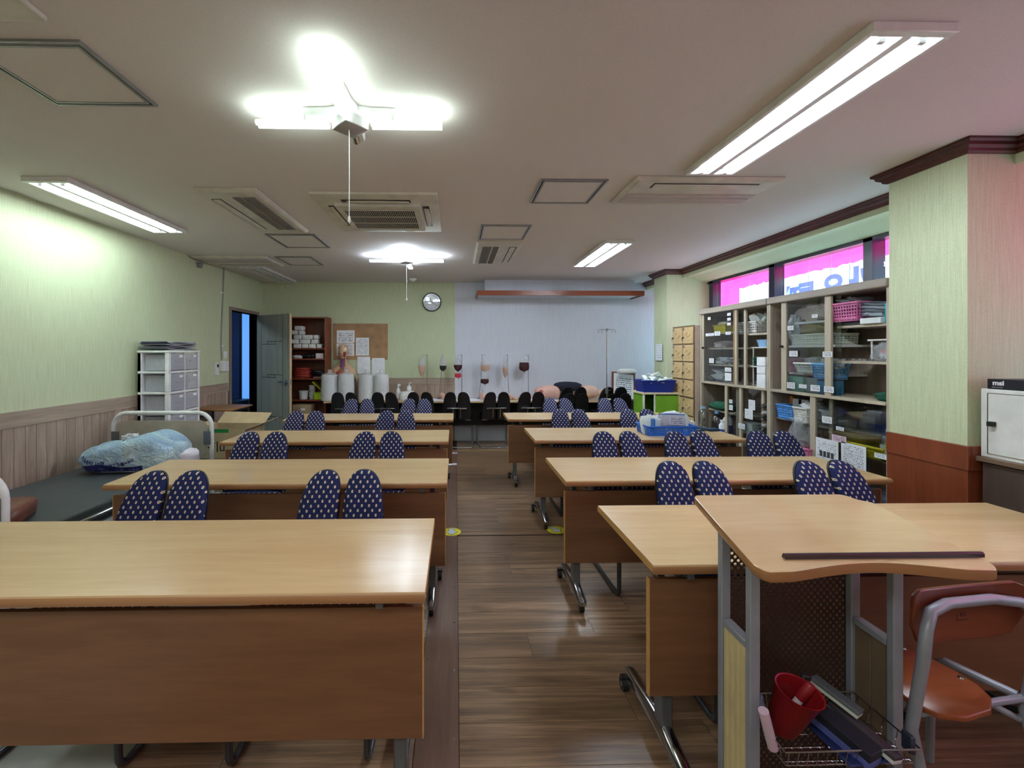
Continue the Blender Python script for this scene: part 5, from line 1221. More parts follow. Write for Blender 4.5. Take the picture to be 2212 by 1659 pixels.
# cabinet B
door(cB, yy(1794), yy(1687), U0, U1, .002, .055, knob=yy(1690)); door(cB, yy(1808), yy(1781), U0, U1, .024, .03, s0=False)
shelf(cB, CB0 + .03, yy(1794), 1.635); shelf(cB, CB0 + .03, yy(1794), 1.372)
shelf(cB, yy(1794), yy(1696), 1.495, .03, 'white_paint'); shelf(cB, yy(1775), yy(1690), 1.265, .06, 'white_paint'); shelf(cB, yy(1792), yy(1700), 1.69, .05, 'white_paint')
door(cB, CB0 + .02, yy(1749), L0, L1, .002, .050, s0=False, knob=yy(1754)); door(cB, yy(1895), yy(1784), L0, L1, .024, .03, s0=False)
shelf(cB, yy(1775), CB1 - .03, .855); shelf(cB, yy(1775), CB1 - .03, .56); shelf(cB, CB0 + .03, yy(1795), .70); shelf(cB, CB0 + .03, yy(1775) + .0, .86, .12)
# thin racks inside
def rack(c, y0, y1, z, h, label):
    t = thing('shelf_rack', label, 'rack', (XC + .07, (y0 + y1) / 2, z)); w_ = (y1 - y0) / 2
    M().box(0, .24, -w_, w_, h - .012, h).build('rack_top', 'white_paint', t, .003)
    for a in (.015, .225):
        for s in (-1, 1): M().cyl((a, s * (w_ - .02), 0), (a, s * (w_ - .02), h - .012), .0055, 8).build('leg', 'white_paint', t)
rack(cA, yy(1655) + .0, yy(1606), 1.106, .195, 'lower white rack in the open half of the locker-side cabinet')
rack(cA, yy(1655) + .0, yy(1606), 1.302, .185, 'upper white rack in the open half of the locker-side cabinet')
rack(cB, CB0 + .03, yy(1852), 1.373, .155, 'white rack over the tubes beside the green pillar')
# contents ---------------------------------------------------------
def onsh(px, z, dx=.16): return (XC + dx, onx(px, 760, XC + max(.02, dx - .09)).y, z)
SD = PI / 2
basket('yellow_basket', 'yellow basket of beige packets on the top shelf behind glass', onsh(1551, 1.656, .2), .20, .14, .09, (206, 190, 40), SD, solid=True)
o = blob('glove_bundle', (.20, .12, .06), plain((206, 186, 160), .7), seed=70, amp=.2, fr=5); o.location = onsh(1551, 1.72, .2); o.rotation_euler[2] = SD; tag(o, 'beige crumpled packets in the yellow cabinet basket', 'bundle')
o = blob('pink_cloth', (.24, .18, .07), plain((206, 186, 186), .8), seed=71); o.location = onsh(1550, 1.486, .19); o.rotation_euler[2] = SD; tag(o, 'folded pale pink cloths on the second shelf behind glass', 'cloth')
o = blob('clear_packets', (.24, .16, .07), 'bag_white', seed=72, amp=.3, fr=5); o.location = onsh(1553, 1.302, .19); o.rotation_euler[2] = SD; tag(o, 'clear packets on the third shelf of the locker-side cabinet', 'packets')
o = blob('clear_bag', (.24, .16, .13), 'bag_white', seed=73, amp=.3, fr=4); o.location = onsh(1548, 1.106, .19); o.rotation_euler[2] = SD; tag(o, 'crumpled clear bag at the bottom of the glass upper half', 'bag')
basket('white_basket', 'white latticed basket stuffed with packets on the open top shelf', onsh(1622, 1.621, .19), .24, .24, .12, (214, 212, 208), SD, 10, 10, 5)
for k in range(7):
    o = link('sealed_packet', pk_me[k % 4]); b = onsh(1622, 1.70, .14); o.location = (b[0] + pr.uniform(-.02, .06), b[1] + pr.uniform(-.06, .09), 1.73 + pr.uniform(0, .03)); o.rotation_euler = (PI / 2 + pr.uniform(-.6, .6), pr.uniform(-.5, .5), SD + pr.uniform(-.6, .6)); o.scale = (2, 1.4, 1.4)
    tag(o, 'sealed packet, %s in the fan sticking out of the white top-shelf basket' % ['first', 'second', 'third', 'fourth', 'fifth', 'sixth', 'seventh'][k], 'packet', 'packets in the white top-shelf basket')
o = blob('brown_cloth', (.26, .14, .08), plain((164, 148, 122), .8), seed=75, amp=.2); o.location = onsh(1638, 1.725, .24); o.rotation_euler[2] = SD; tag(o, 'beige cloth behind the packets in the white top-shelf basket', 'cloth')
kd = thing('kidney_dish', 'light blue plastic basin tipped on the upper white rack', 'basin', onsh(1634, 1.488, .15), SD)
M().rings([[(s_ * a, s_ * b, z) for a, b in rrect(-.09, .09, -.05, .05, .045)] for s_, z in ((.75, 0), (1, .07), (.96, .07), (.72, .006))]).build('basin', plain((140, 176, 214), .35), kd, smooth=50)
for k in range(5):
    o = blob('green_cloth', (.17, .14, .022), plain((22, 84, 62), .85), seed=80 + k, amp=.06, flat=0); b = onsh(1624, 1.303 + k * .017, .15); o.location = b; o.rotation_euler[2] = SD
    tag(o, 'folded dark green cloth on the white rack, %s in the stack' % ['lowest', 'second lowest', 'middle', 'second highest', 'topmost'][k], 'cloth', 'green cloths stacked on the rack')
pb = thing('paper_stack', 'tall stack of white cartons with print next to the steel tins', 'cartons', onsh(1648, 1.106, .10), SD)
for k, (h0, h1) in enumerate(((0, .125), (.128, .20), (.203, .285))):
    M().box(-.055, .055, -.04, .10, h0, h1).build('carton', 'paper', pb, .002); sheet('print', .09, (h1 - h0) * .8, (0, -.041, (h0 + h1) / 2), 0, 'print', pb)
for px, lb in ((1600, 'steel tin nearest the glass in the open cabinet half'), (1627, 'steel tin beside the white cartons in the open cabinet half')):
    t = thing('steel_tin', lb, 'tin', onsh(px, 1.106, .08), 0, 'steel tins in the cabinet'); M().lathe([(.038, 0), (.04, .004), (.04, .045)], 20).build('tin', 'chrome', t); M().lathe([(.042, .043), (.042, .054), (.02, .058)], 20).build('lid', 'chrome', t)
# lower A
o = blob('green_tray_cloth', (.34, .18, .085), plain((20, 82, 58), .85), seed=90, amp=.12, flat=.1); o.location = onsh(1545, .792, .14); o.rotation_euler[2] = SD; tag(o, 'dark green cloth bundle with scissors on it in the lower locker-side cabinet', 'cloth')
sc_ = thing('scissors', 'steel scissors lying on the dark green cloth bundle', 'scissors', (XC + .09, onx(1556, 760, XC + .09).y, .868), SD)
for s in (-1, 1):
    M().tube([(.04 + .016 * math.cos(a), s * .018 + .013 * math.sin(a), 0) for a in [2 * PI * k / 10 for k in range(10)]], .003, 6, True).build('handle_ring', 'chrome', sc_)
    M().box(-.06, .028, s * .006 - .003, s * .006 + .003, -.002, .002).build('blade', 'chrome', sc_)
bottle('clear_jug', 'clear bottle with a pale blue cap in the lower locker-side cabinet', onsh(1537, .502, .08), .055, .27, (180, 186, 190), (110, 160, 210), mat=glassy('jug_clear', (206, 212, 214), .2, .1))
bottle('white_bottle', 'tall white bottle with a navy band behind the shorter one', onsh(1555, .502, .12), .05, .27, (226, 228, 234), (226, 226, 230), band=(40, 46, 120), neck=.5)
bottle('white_bottle', 'shorter white bottle with a blue square label beside the stile', onsh(1559, .502, .04), .045, .20, (230, 232, 238), (230, 230, 234), band=(60, 70, 150), neck=.6)
bx1 = boxy('glove_box', 'white and green glove carton behind the lower glass', 'box', onsh(1606, .622, .12), (.20, .14, .11), plain((206, 214, 206), .5), SD); text('GLOVES', .03, plain((40, 70, 50), .5), bx1, (0, -.071, .03)); M().box(-.101, -.06, -.0708, -.069, .06, .112).build('green_patch', plain((40, 120, 80), .5), bx1, smooth=0)
bottle('small_bottle', 'small dark-topped bottle beside the glove carton', onsh(1626, .622, .10), .025, .075, (170, 170, 170), (40, 40, 44), neck=.5)
mr = thing('metal_rack', 'dark wire rack of folded papers at the cabinet edge', 'rack', onsh(1650, .622, .10), SD)
for k in range(6): M().box(-.05, .05, -.05, .12, k * .06, k * .06 + .004).build('tier', 'chrome', mr, smooth=0); blob('papers', (.08, .12, .03), plain([(214, 214, 214), (40, 40, 44)][k % 2], .6), mr, seed=k).location = (0, .03, k * .06 + .005)
# upper B behind glass
for nm, lb, px, z, dx, dims, col, sd_ in (('pink_bag', 'clear bag of pale pink cloths on the upper rack shelf behind glass', 1750, 1.692, .16, (.34, .2, .14), (196, 176, 172), 101), ('khaki_bag', 'khaki cloth bundle in clear film behind glass', 1752, 1.58, .16, (.32, .2, .10), (176, 160, 120), 102), ('white_bag', 'tall crumpled clear bag beside the blue folder', 1706, 1.497, .12, (.12, .14, .25), (206, 210, 210), 103)):
    o = blob(nm, dims, film(nm + '_film', col, .92, .25), seed=sd_, amp=.22, fr=3.5); o.location = onsh(px, z, dx); o.rotation_euler[2] = SD; tag(o, lb, 'bag')
bf = boxy('blue_folder', 'blue folder standing behind the tall clear bag', 'folder', onsh(1716, 1.497, .26), (.10, .02, .19), plain((50, 84, 160), .4), SD)
basket('long_white_basket', 'long white basket with small holes behind the glass door', onsh(1755, 1.497, .14), .36, .22, .09, (216, 220, 208), SD, 22, 8, 5, flare=1.02)
basket('small_pink_basket', 'faded pink basket beside the small white one behind glass', onsh(1707, 1.267, .14), .12, .16, .12, (196, 140, 150), SD, 6, 6, 6)
basket('small_white_basket', 'small white basket with a clear lid piece behind glass', onsh(1740, 1.267, .12), .16, .18, .085, (216, 220, 214), SD, 10, 8, 5, flare=1.2)
basket('small_blue_basket', 'light blue basket at the stile behind the glass door', onsh(1772, 1.225, .10), .12, .16, .125, (96, 160, 214), SD, 6, 7, 6)
o = blob('film_bundle', (.14, .12, .08), 'bag_white', seed=110, amp=.3); o.location = onsh(1741, 1.31, .12); tag(o, 'crumpled film packet in the small white cabinet basket', 'packet')
o = blob('film_bundle', (.14, .12, .08), 'bag_white', seed=111, amp=.3); o.location = onsh(1776, 1.30, .11); tag(o, 'crumpled film packet in the light blue cabinet basket', 'packet')
boxy('green_carton', 'pale green carton with dark marks on the cabinet middle board', 'box', onsh(1712, 1.106, .10), (.16, .12, .125), plain((120, 176, 156), .5), SD)
boxy('grey_carton', 'grey carton with faint print beside the pale green one', 'box', onsh(1740, 1.106, .12), (.16, .12, .12), plain((140, 150, 150), .5), SD)
boxy('blue_carton', 'blue open carton at the stile on the cabinet middle board', 'box', onsh(1772, 1.106, .10), (.10, .13, .11), plain((60, 140, 186), .45), SD)
# upper B open half
basket('pink_basket', 'large bright pink basket on the open top shelf beside the pillar', onsh(1830, 1.665, .16), .24, .26, .14, (206, 110, 160), SD, 12, 12, 6)
boxy('dark_box', 'flat dark box under the large pink basket', 'box', onsh(1831, 1.636, .17), (.26, .24, .028), plain((34, 34, 38), .5), SD)
o = blob('film_bundle', (.16, .16, .07), 'clear_film', seed=112, amp=.35, fr=5); o.location = onsh(1826, 1.77, .13); tag(o, 'glossy crumpled film on top of the large pink basket', 'packet')
for k in range(4):
    o = blob('grey_garment', (.22, .18, .035), plain([(150, 158, 170), (110, 116, 124)][k % 2], .7), seed=115 + k, amp=.12, flat=.1); b = onsh(1878, 1.683 + k * .024, .12); o.location = b; o.rotation_euler = (.0, -.12, SD)
    tag(o, ['lowest', 'second', 'third', 'topmost'][k] + ' grey bagged garment of the slanting pile beside the pink basket', 'garment', 'grey garments piled beside the pink basket')
bw_ = boxy('bandage_box', 'white carton with teal print under the grey garments', 'box', onsh(1876, 1.636, .09), (.15, .12, .042), plain((226, 230, 230), .5), SD); sheet('print', .12, .03, (0, -.061, .022), 0, 'print_bold', bw_)
bottle('teal_bottle', 'turquoise bottle with a white cap beside the cabinet end panel', onsh(1908, 1.636, .08), .035, .17, (60, 186, 196), (232, 232, 232), neck=.5)
tb_ = thing('tube_bag', 'clear bag of sample tubes with red and purple caps', 'bag', onsh(1897, 1.376, .12), SD)
for k in range(10):
    px_, py_ = -.06 + (k % 5) * .028, -.02 + (k // 5) * .03
    v_ = M().cyl((px_, py_, 0), (px_, py_, .06), .010, 10).build('tube', plain((214, 210, 220), .3), tb_); M().cyl((px_, py_, .058), (px_, py_, .08), .012, 10).build('cap', plain((186, 60, 50) if k > 4 else (110, 50, 150), .4), v_)
o = blob('film', (.22, .14, .12), 'clear_film', tb_, seed=120, amp=.25, fr=5); o.location = (-.01, 0, 0)
for px, lb in ((1828, 'round steel tray on the open middle shelf'), (1866, 'dark steel tray behind the sample tubes')):
    t = thing('steel_tray', lb, 'tray', onsh(px, 1.373, .12), SD); M().lathe([(.085, 0), (.092, .018), (.088, .018), (.08, .004), (.001, .004)], 24, 1, .7).build('tray', 'chrome', t)
o = blob('green_cloth_roll', (.16, .12, .055), plain((18, 80, 56), .85), seed=125, amp=.12); o.location = onsh(1905, 1.106, .08); o.rotation_euler[2] = SD; tag(o, 'rolled dark green cloth on the middle board beside the pillar', 'cloth')
# lower B
basket('blue_basket', 'sky blue latticed basket in the lower open half of the pillar-side cabinet', onsh(1702, .857, .10), .16, .20, .125, (84, 150, 220), SD, 9, 10, 6)
basket('white_basket', 'white latticed basket beside the sky blue one', onsh(1735, .857, .10), .12, .20, .125, (222, 222, 214), SD, 8, 9, 7)
for px, c_, z, h_, lb in ((1690, (196, 112, 40), .90, .15, 'orange folder standing in the sky blue basket'), (1703, (206, 206, 198), .90, .13, 'grey paper bundle standing in the sky blue basket'), (1716, (190, 190, 184), .89, .14, 'pale file standing at the back of the sky blue basket')):
    boxy('file', lb, 'file', onsh(px, z, .14), (.10 if c_[0] > 196 or px > 1700 else .03, .03, h_), plain(c_, .6), SD)
o = blob('film_bundle', (.12, .14, .06), 'bag_white', seed=130, amp=.3); o.location = onsh(1737, .96, .10); tag(o, 'grey film bundle in the white lower basket', 'packet')
o = blob('film_bag', (.20, .18, .22), 'clear_film', seed=131, amp=.35, fr=5); o.location = onsh(1730, .66, .08); tag(o, 'big glossy crumpled bag above the pink lower basket', 'bag')
basket('pink_low_basket', 'bright pink basket half hidden behind the second-row chair', onsh(1740, .562, .08), .16, .20, .10, (226, 132, 172), SD, 9, 9, 6)
o = blob('white_film_bag', (.14, .14, .11), 'bag_white', seed=132, amp=.3); o.location = onsh(1772, .862, .14); tag(o, 'white crumpled bag between the two lower glass doors', 'bag')
basket('yellow_low_basket', 'long yellow basket behind the lower glass beside the pillar', onsh(1870, .702, .13), .26, .20, .085, (214, 196, 30), SD, 18, 10, 5)
basket('yellow_back_basket', 'second yellow basket at the back of the lower glass', onsh(1824, .702, .22), .26, .12, .12, (196, 178, 40), SD, 16, 8, 6)
boxy('tan_box', 'tan carton on the shelf behind the lower glass', 'box', onsh(1815, .862, .24), (.24, .14, .075), plain((160, 132, 76), .6), SD)
jg = bottle('clear_jug', 'large clear jug with a white cap beside the pillar-side end panel', onsh(1906, .702, .07), .048, .215, (200, 206, 204), (232, 232, 232), mat=glassy('jug_clear2', (206, 214, 212), .22, .1), band=(206, 210, 206))
M().tube([(-.05, -.02, .13), (-.055, -.03, .08), (-.05, -.035, .0)], .004, 6).build('hose', plain((220, 214, 90), .4), jg)
o = blob('blue_film', (.34, .2, .14), film('blue_film', (150, 166, 200), .85, .25), seed=140, amp=.25); o.location = onsh(1880, .30, .16); o.rotation_euler[2] = SD; tag(o, 'bluish film bundle low behind the second-row desk end', 'bundle')
# notices taped on the cabinet glass
def note(px0, px1, py0, py1, label, mat='print_bold', x=XC - .001, name='notice_tag'):
    a = onx(px0, py0, x); b = onx(px1, py0, x); c_ = onx((px0 + px1) / 2, py1, x); m_ = onx((px0 + px1) / 2, py0, x)
    return sheet(name, abs(a.y - b.y), a.z - c_.z if False else m_.z - c_.z, (x, (a.y + b.y) / 2, (m_.z + c_.z) / 2), -PI / 2, mat, None, 0, label, 'notice')
A_ = 'white tag on the locker-side cabinet glass, '
note(1529, 1535, 685, 691, A_ + 'small square one below the top board')
for k, (a, b) in enumerate(((676, 682), (686.5, 692.5), (697, 703))): note(1571, 1578.5, a, b, A_ + ['first', 'middle', 'third'][k] + ' of three at the stile')
note(1524.5, 1542, 720, 726, A_ + 'long strip beside the knob stile'); note(1543.5, 1555.5, 716, 725, A_ + 'square one above the pink cloths'); note(1567.5, 1578.5, 716.5, 723, A_ + 'one with two words near the brown edge')
note(1532, 1542, 774, 784, A_ + 'square one at the third shelf'); note(1566, 1579.5, 794, 803, A_ + 'upper one near the brown edge by the bottom'); note(1566, 1579.5, 806, 822, A_ + 'larger lowest one near the brown edge', 'print')
B_ = 'white tag on the pillar-side cabinet glass, '
note(1701, 1714, 704, 713, B_ + 'on the tall clear bag'); note(1754, 1766, 679, 686.5, B_ + 'on the pale pink cloths'); note(1705, 1723, 758, 770, B_ + 'above the faded pink basket'); note(1777, 1798, 759.5, 771.5, B_ + 'across the stile at mid height')
note(1700, 1717, 826, 839, B_ + 'below the pale green carton'); note(1726, 1742, 830.5, 838.5, B_ + 'small one between two larger ones'); note(1751, 1771, 832, 845, B_ + 'below the blue carton'); note(1780, 1801, 835, 848, B_ + 'at the foot of the stile')
note(1575, 1582, 863, 871, 'upper small tag on the lower locker-side glass'); note(1575, 1583, 875, 886, 'lower small bluish tag on the lower locker-side glass'); note(1609, 1626, 884, 905, 'square sheet on the lower glass above the glove carton', 'print'); note(1617, 1631, 864, 885, 'faint sheet on the lower glass near the middle board', 'print'); note(1595, 1609, 915, 926, 'small white tag below the glove carton')
note(1776, 1797, 900, 914, 'white tag taped across the inner stile of the lower glass'); note(1806, 1823, 922, 930, 'short white word tag on the lower pillar-side glass')
note(1797, 1828, 941, 955, 'pink note above the two sheets on the lower glass', 'print_pink'); note(1889, 1914.5, 980, 990.5, 'white tag on the lower shelf edge beside the pillar')
n1 = note(1762, 1811, 949, 996, 'notice sheet with pictures taped to the lower cabinet glass', printed('sheet_pictures', rows=12, dens=.55), name='notice_sheet')
hgt = n1.dimensions if False else None
for k in range(4): M().box(-.0008, .0008, -.012, .012, -.022, .022).build('photo', plain((70, 70, 74), .5), n1, smooth=0).matrix_local = Matrix.Translation((-.05 + k * .033, -.0006, -.035)) @ Matrix.Rotation(PI / 2, 4, 'Z')
note(1817, 1871, 960, 1013, 'plain text sheet taped beside the picture sheet on the glass', 'print', name='notice_sheet')

# ------------------------------------------------------------------ white cabinet on a dark wood base beside the near pillar
wb3 = thing('base_cupboard', 'dark wood base cupboard under the white cabinet', 'cupboard', (2.76, 1.112, 0))
MAT['dark_oak'] = wood('dark_oak', (100, 80, 70), (72, 56, 48), 2, 1.0, .5, knots=True)
M().box(.01, .20, 0, 1.07, 0, .865).build('carcass', 'dark_oak', wb3, .002)
for k in range(3): M().box(0, .01, .005 + k * .356, .352 + k * .356, .05, .86).build('door', 'dark_oak', wb3, .001, smooth=0)
M().box(-.02, .20, 0, 1.08, .867, .893).build('top_board', wood('oak_top', (128, 104, 84), (100, 78, 62), 1), wb3, .002)
wc = thing('white_cabinet', 'white one-door cabinet with a black knob on the dark wood base', 'cabinet', (2.76, 1.414, .893))
M().box(0, .20, 0, .77, 0, .355).build('carcass', 'white_paint', wc, .003)
M().box(-.006, .0, .02, .735, .022, .332).build('door', 'white_paint', wc, .001)
M().box(-.0062, .0005, .016, .02, .02, .334).box(-.0062, .0005, .735, .7385, .02, .334).box(-.0062, .0005, .02, .735, .332, .3345).build('door_gap', 'shadow_gap', wc, smooth=0)
M().box(-.030, -.006, .700, .724, .165, .189).build('knob', 'black', wc, .002).rotation_euler = (0, 0, 0)
pcb = thing('motherboard_carton', 'flat black carton with white lettering on top of the white cabinet', 'box', (2.765, 1.53, 1.248))
M().box(0, .18, .0, .63, 0, .052).build('carton', plain((26, 26, 34), .45), pcb, .001)
text('msi', .034, 'paper', pcb, (-.0006, .585, .032), (PI / 2, 0, -PI / 2), bold=.001); text('A520M-A PRO', .022, plain((170, 170, 176), .5), pcb, (-.0006, .36, .024), (PI / 2, 0, -PI / 2)); text('AM4 A520', .010, plain((150, 150, 156), .5), pcb, (-.0006, .59, .010), (PI / 2, 0, -PI / 2))
M().box(-.0008, .0, .24, .44, .041, .043).build('red_line', plain((180, 50, 60), .5), pcb, smooth=0)
o = sheet('white_sheet', .10, .40, (2.85, 1.80, 1.302), 0, 'paper', None, PI / 2, 'loose white sheet lying on the black carton', 'sheet')

# ------------------------------------------------------------------ floor stickers
def arrow(x, y, label, rz=0):
    t = thing('floor_sticker', label, 'sticker', (x, y, .004), rz, 'yellow arrow stickers on the floor')
    M().lathe([(.075, 0), (.075, .0008)], 32).build('disc', plain((232, 220, 40), .4), t, smooth=0)
    A = [(-.022, .055), (.022, .055), (.022, .0), (.045, .0), (0, -.06), (-.045, .0), (-.022, .0)]
    M().prism([(a * 1.14, b * 1.1) for a, b in A], .0009, .0013).build('arrow_outline', 'black', t, smooth=0)
    M().prism(A, .0014, .0018).build('arrow', plain((206, 214, 222), .5), t, smooth=0)
arrow(-.035, 3.40, 'yellow disc sticker with a white arrow at the end of the second door-side desk'); arrow(.805, 3.42, 'yellow disc sticker with an arrow half under the second window-side desk', .5)
for px, py, lb in ((982, 978.5, 'small white printed label further along the aisle strip'), (978, 1002.5, 'larger white label with a green mark on the aisle strip')):
    p = onz(px, py, .005); w_ = .075 if py < 990 else .10
    o = sheet('floor_label', w_, .075 if py < 990 else .085, (p.x, p.y, .0052), 0, 'print_bold', None, -PI / 2 + PI, lb, 'label'); o.rotation_euler = (-PI / 2, 0, 0)
# ------------------------------------------------------------------ lectern
lt = thing('lectern', 'beech-topped lectern with grey posts and a perforated back panel', 'lectern', (1.05, 1.26, 0))
ox, oy = 1.05, 1.26
MAT['post'] = plain((152, 156, 166), .4, .2); MAT['perf'] = plain((70, 56, 48), .4, .3)
def zt(y): return .903 + (y - 1.018) * .120
# sloping top with rounded corners and a concave reader's edge
pl = []
def arc2(cx_, cy_, r, a0, a1, n=5): return [(cx_ + r * math.cos(a0 + (a1 - a0) * k / n), cy_ + r * math.sin(a0 + (a1 - a0) * k / n)) for k in range(n + 1)]
pl += arc2(.775, 1.330, .015, PI, PI / 2)
pl += arc2(1.225, 1.305, .040, PI / 2, .15 * PI) + [(1.268, 1.316), (1.30, 1.300)]
pl += arc2(1.345, 1.062, .022, .05, -.45 * PI)
pl += [(1.31 - .50 * k / 18, 1.040 + .026 * math.sin(PI * k / 18) ** 1.3) for k in range(1, 18)]
pl += arc2(.79, 1.075, .035, 1.42 * PI, PI)
def warp(x, y):
    v = (y - 1.04) / .305; u = (x - .755) / (.612 - .067 * v)
    return (.738 + .060 * v + u * (.605 - .020 * v), 1.018 + v * .412)
pl = [warp(a, b) for a, b in pl]
def topring(dx, dz): 
    c_ = Vector((1.05, 1.2)); return [((a - c_.x) * (1 - dx) + c_.x - ox, (b - c_.y) * (1 - dx) + c_.y - oy, zt(b) + dz) for a, b in pl]
M().rings([topring(.012, -.026), topring(0, -.021), topring(0, -.006), topring(.004, -.0005)]).build('edge', 'desk_edge', lt, smooth=50)
M().rings([topring(.004, -.0006), topring(.008, .0006)]).build('top', wood('lectern_top', (214, 182, 140), (201, 166, 122), 0, 1.0, .16, streak=10, coat=.6), lt, smooth=0)
bs = M(); ys = 1.077
bs.rings([[(x - ox, ys - .008 + b - oy, zt(ys) + c_) for b, c_ in ((0, 0), (0, .009), (.004, .013), (.010, .012), (.015, 0))] for x in (.841, .855, 1.35, 1.362)]); bs.build('book_stop', plain((62, 46, 48), .4), lt, smooth=30)
XLp, XRp = .848, 1.263; YBp, YFp = 1.330, 1.200
for x in (XLp, XRp):
    for y in (YBp, YFp):
        M().box(x - .0145 - ox, x + .0145 - ox, y - .011 - oy, y + .011 - oy, .06, zt(y) - .024).build('post', 'post', lt, .003)
    M().box(x - .014 - ox, x + .014 - ox, YFp + .014 - oy, YBp - .014 - oy, .585, .605).build('side_rail', 'post', lt, .002)
    M().box(x - .02 - ox, x + .02 - ox, 1.08 - oy, 1.36 - oy, .025, .06).build('foot', 'post', lt, .006)
beige = plain((206, 188, 142), .5)
for k in range(4):
    y0 = YFp + .016 + k * .0255; M().rings([[(XLp - ox - .004 + a, y0 + b - oy, z) for a, b in ((0, 0), (-.008, .006), (-.008, .019), (0, .0245), (.006, .0245), (.006, 0))] for z in (.07, .585)]).build('slat', beige, lt, smooth=0)
for k in range(2): M().box(XRp - ox - .004, XRp - ox + .004, YFp + .015 - oy + k * .053, YFp + .066 - oy + k * .053, .07, .585).build('side_board', plain((118, 100, 78), .6), lt, .001)
# perforated panel with real holes
m = M(); cw, chh, r = .0206, .0118, .0052; nx_, nz_ = 19, 74; x0 = XLp + .012 - ox; z0 = .06; yP = YBp + .012 - oy
vs, fs = [], []
for j in range(nz_):
    for i in range(nx_ + 1):
        sh = (cw / 2 if j % 2 else 0); cx_ = x0 + i * cw + sh; xa, xb = cx_ - cw / 2, cx_ + cw / 2; xa = max(xa, x0 - .0); xb = min(xb, x0 + nx_ * cw)
        if xb - xa < .002: continue
        za, zb = z0 + j * chh, z0 + (j + 1) * chh; k = len(vs)
        if xb - xa < cw * .9: vs += [(xa, yP, za), (xb, yP, za), (xb, yP, zb), (xa, yP, zb)]; fs.append((k, k + 1, k + 2, k + 3)); continue
        zc = (za + zb) / 2; vs += [(xa, yP, za), (cx_, yP, za), (xb, yP, za), (xb, yP, zc), (xb, yP, zb), (cx_, yP, zb), (xa, yP, zb), (xa, yP, zc)]
        for q in range(8):
            a = -3 * PI / 4 + q * PI / 4; vs.append((cx_ + r * math.cos(a), yP, zc + r * math.sin(a)))
        for q in range(8): fs.append((k + q, k + (q + 1) % 8, k + 8 + (q + 1) % 8, k + 8 + q))
m.add(vs, fs); o = m.build('perforated_panel', 'perf', lt, smooth=0); sd = o.modifiers.new('s', 'SOLIDIFY'); sd.thickness = .0012
# wire basket inside
wr_ = thing('wire_basket', 'chrome wire basket hung low between the lectern posts', 'wire basket', (1.06, 1.21, .33))
bx0, bx1, by0, by1 = -.185, .185, -.095, .100
M().tube([(bx0, by0, .045), (bx1, by0, .045), (bx1, by1, .045), (bx0, by1, .045)], .0028, 8, True).tube([(bx0 + .01, by0 + .01, 0), (bx1 - .01, by0 + .01, 0), (bx1 - .01, by1 - .01, 0), (bx0 + .01, by1 - .01, 0)], .0022, 8, True).build('rim_wires', 'chrome', wr_)
m = M()
for k in range(14):
    x = bx0 + .012 + (bx1 - bx0 - .024) * k / 13; m.tube([(x, by0, .045), (x, by0 + .008, .001), (x, by1 - .008, .001), (x, by1, .045)], .0012, 5)
for k in range(5):
    y = by0 + .02 + k * .04; m.tube([(bx0, y, .045), (bx0 + .008, y, 0), (bx1 - .008, y, 0), (bx1, y, .045)], .0012, 5)
m.build('grid_wires', 'chrome', wr_)['kind'] = 'stuff'
# contents of the basket
rb = thing('red_pail', 'dark red oval plastic pail tilted in the wire basket', 'pail', (.940, 1.215, .350)); rb.rotation_euler = (math.radians(16), math.radians(10), 0)
M().lathe([(.036, 0), (.041, .004), (.061, .145), (.064, .147), (.0595, .146), (.038, .008), (.001, .007)], 36, 1.0, .8).build('pail', plain((146, 24, 30), .35), rb, smooth=50)
mk = thing('marker_pen', 'thick red-capped marker leaning inside the red pail', 'marker', (.957, 1.215, .385)); mk.rotation_euler = (.2, .45, 0)
M().lathe([(.010, .03), (.011, .034), (.011, .07)], 14).build('barrel', 'white_plastic', mk); M().lathe([(.013, .068), (.013, .118), (.010, .124)], 14).build('cap', plain((150, 28, 36), .4), mk)
ob = boxy('remote_control', 'black remote control standing inside the red pail', 'remote control', (.983, 1.227, .39), (.030, .016, .115), 'black'); ob.rotation_euler = (.1, .35, .2)
def eraser(loc, rot, dims, label, top, base):
    t = thing('board_eraser', label, 'eraser', loc, 0, 'board erasers in the wire basket'); t.rotation_euler = rot
    M().box(-dims[0] / 2, dims[0] / 2, -dims[1] / 2, dims[1] / 2, 0, dims[2] * .45).build('felt', plain(base, .9), t, .001); M().box(-dims[0] / 2, dims[0] / 2, -dims[1] / 2, dims[1] / 2, dims[2] * .45, dims[2]).build('back', plain(top, .7), t, .002)
eraser((1.085, 1.19, .345), (math.radians(8), 0, .35), (.055, .17, .045), 'blue and black long eraser resting beside the red pail', (28, 32, 46), (90, 100, 170))
eraser((1.145, 1.18, .36), (math.radians(10), .25, .35), (.042, .16, .022), 'narrow dark eraser with white felt leaning on the blue one', (66, 60, 66), (206, 204, 204))
eraser((1.135, 1.255, .40), (math.radians(14), .2, .55), (.045, .12, .020), 'grey eraser with cream felt lying across the others', (96, 104, 106), (206, 206, 196))
for (x, y, lb, c_) in ((.880, 1.165, 'pinkish rolled paper leaning against the corrugated side panel', (214, 186, 204)), (.900, 1.215, 'bluish rolled paper behind the pinkish roll', (120, 124, 156))):
    o = M().cyl((0, 0, 0), (0, 0, .12), .013, 14).build('paper_roll', plain(c_, .6), None); o.location = (x, y, .34); o.rotation_euler = (.1, -.30, 0); tag(o, lb, 'paper roll')
boxy('eraser_tray', 'flat dark blue tray lying under the erasers', 'tray', (1.12, 1.19, .334), (.16, .15, .008), plain((44, 56, 110), .5), .1)
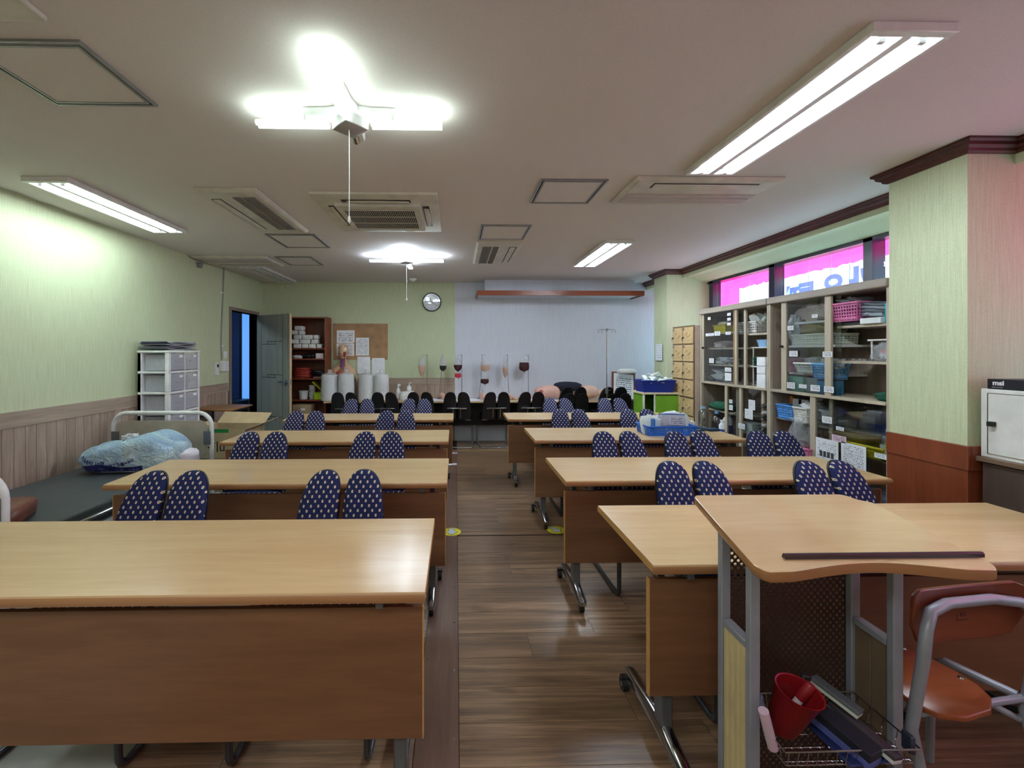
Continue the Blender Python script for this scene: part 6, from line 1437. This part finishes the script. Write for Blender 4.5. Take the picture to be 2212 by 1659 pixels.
bc_ = boxy('binder_clip', 'steel blue binder clip on the basket rim', 'clip', (1.232, 1.135, .352), (.012, .03, .05), plain((76, 84, 104), .35, .6))

# ------------------------------------------------------------------ school chair beside the lectern
sc = thing('school_chair', 'wooden school chair with grey tube frame and carved mark beside the lectern', 'chair', (1.500, 1.25, 0), math.radians(7))
MAT['ply'] = wood('chair_plywood', (160, 88, 46), (122, 60, 28), 0, 1.0, .3, streak=9)
MAT['ply_dark'] = wood('chair_back_plywood', (136, 70, 42), (104, 48, 28), 0, 1.0, .32, streak=9)
bk = []
for k in range(13):
    u = -1 + k / 6; x = u * .20; y = -.035 * (1 - u * u) * -1 - .02; top = .752 - .012 * (1 - u * u) + .006 * abs(u) ** 3; bot = .575 + .05 * abs(u) ** 4 + .0
    if abs(u) == 1: top -= .02; bot += .03
    bk.append([(x, -.035 + .03 * (1 - u * u), bot), (x, -.025 + .03 * (1 - u * u), bot), (x, -.028 + .03 * (1 - u * u), top), (x, -.042 + .03 * (1 - u * u), top + .002)])
M().rings(bk).build('backrest', 'ply_dark', sc, .003, smooth=50)
cm = M().frame(-.022, .022, -.018, .018, 0, .0012, .0018).build('carved_mark', plain((70, 34, 22), .6), sc, smooth=0); cm.matrix_local = Matrix.Translation((.015, -.0075, .655)) @ Matrix.Rotation(PI / 2, 4, 'X')
text('KS', .018, plain((70, 34, 22), .6), sc, (.015, -.0085, .655), ext=.0008)
fr_ = [(-.2, 0, 0), (-.198, -.03, .36), (-.20, -.06, .58), (-.192, -.062, .665), (-.16, -.050, .702), (-.08, -.034, .710), (.08, -.034, .710), (.16, -.050, .702), (.192, -.062, .665), (.205, -.06, .60), (.21, -.03, .36), (0, 0, 0)]
M().tube([(-.195, -.10, .015)] + fr_[1:-1] + [(.215, -.10, .015)], .0145, 12).build('back_frame', 'post', sc, smooth=60)
seat_pts = [(-.185, -.02), (-.18, .12), (-.15, .18), (-.05, .195), (.05, .185), (.078, .15), (.09, .06), (.085, .0), (.06, -.045), (.0, -.08), (-.10, -.09), (-.165, -.07)]
M().rings([[(x, y, .415) for x, y in seat_pts], [(x, y, .427) for x, y in seat_pts], [(x * .98, y * .98, .430) for x, y in seat_pts]]).build('seat', 'ply', sc, .002, smooth=60)
for x, y in ((.045, .165), (.068, .03)): M().lathe([(.008, .430), (.006, .434), (.001, .435)], 12).build('rivet', 'chrome', sc).location = (x, y, 0)
M().tube([(-.185, .0, .402), (-.175, .14, .40), (-.175, .17, .37), (-.18, .185, .012)], .012, 10).build('leg', 'post', sc); M().tube([(.20, -.02, .40), (.16, .13, .40), (.16, .165, .37), (.18, .185, .012)], .012, 10).build('leg', 'post', sc)
M().tube([(-.198, -.03, .40), (.21, -.03, .40)], .010, 10).build('cross_tube', 'post', sc)
M().tube([(.232, -.05, .37), (.20, -.02, .33), (.12, .02, .37)], .010, 10).build('brace', 'post', sc)
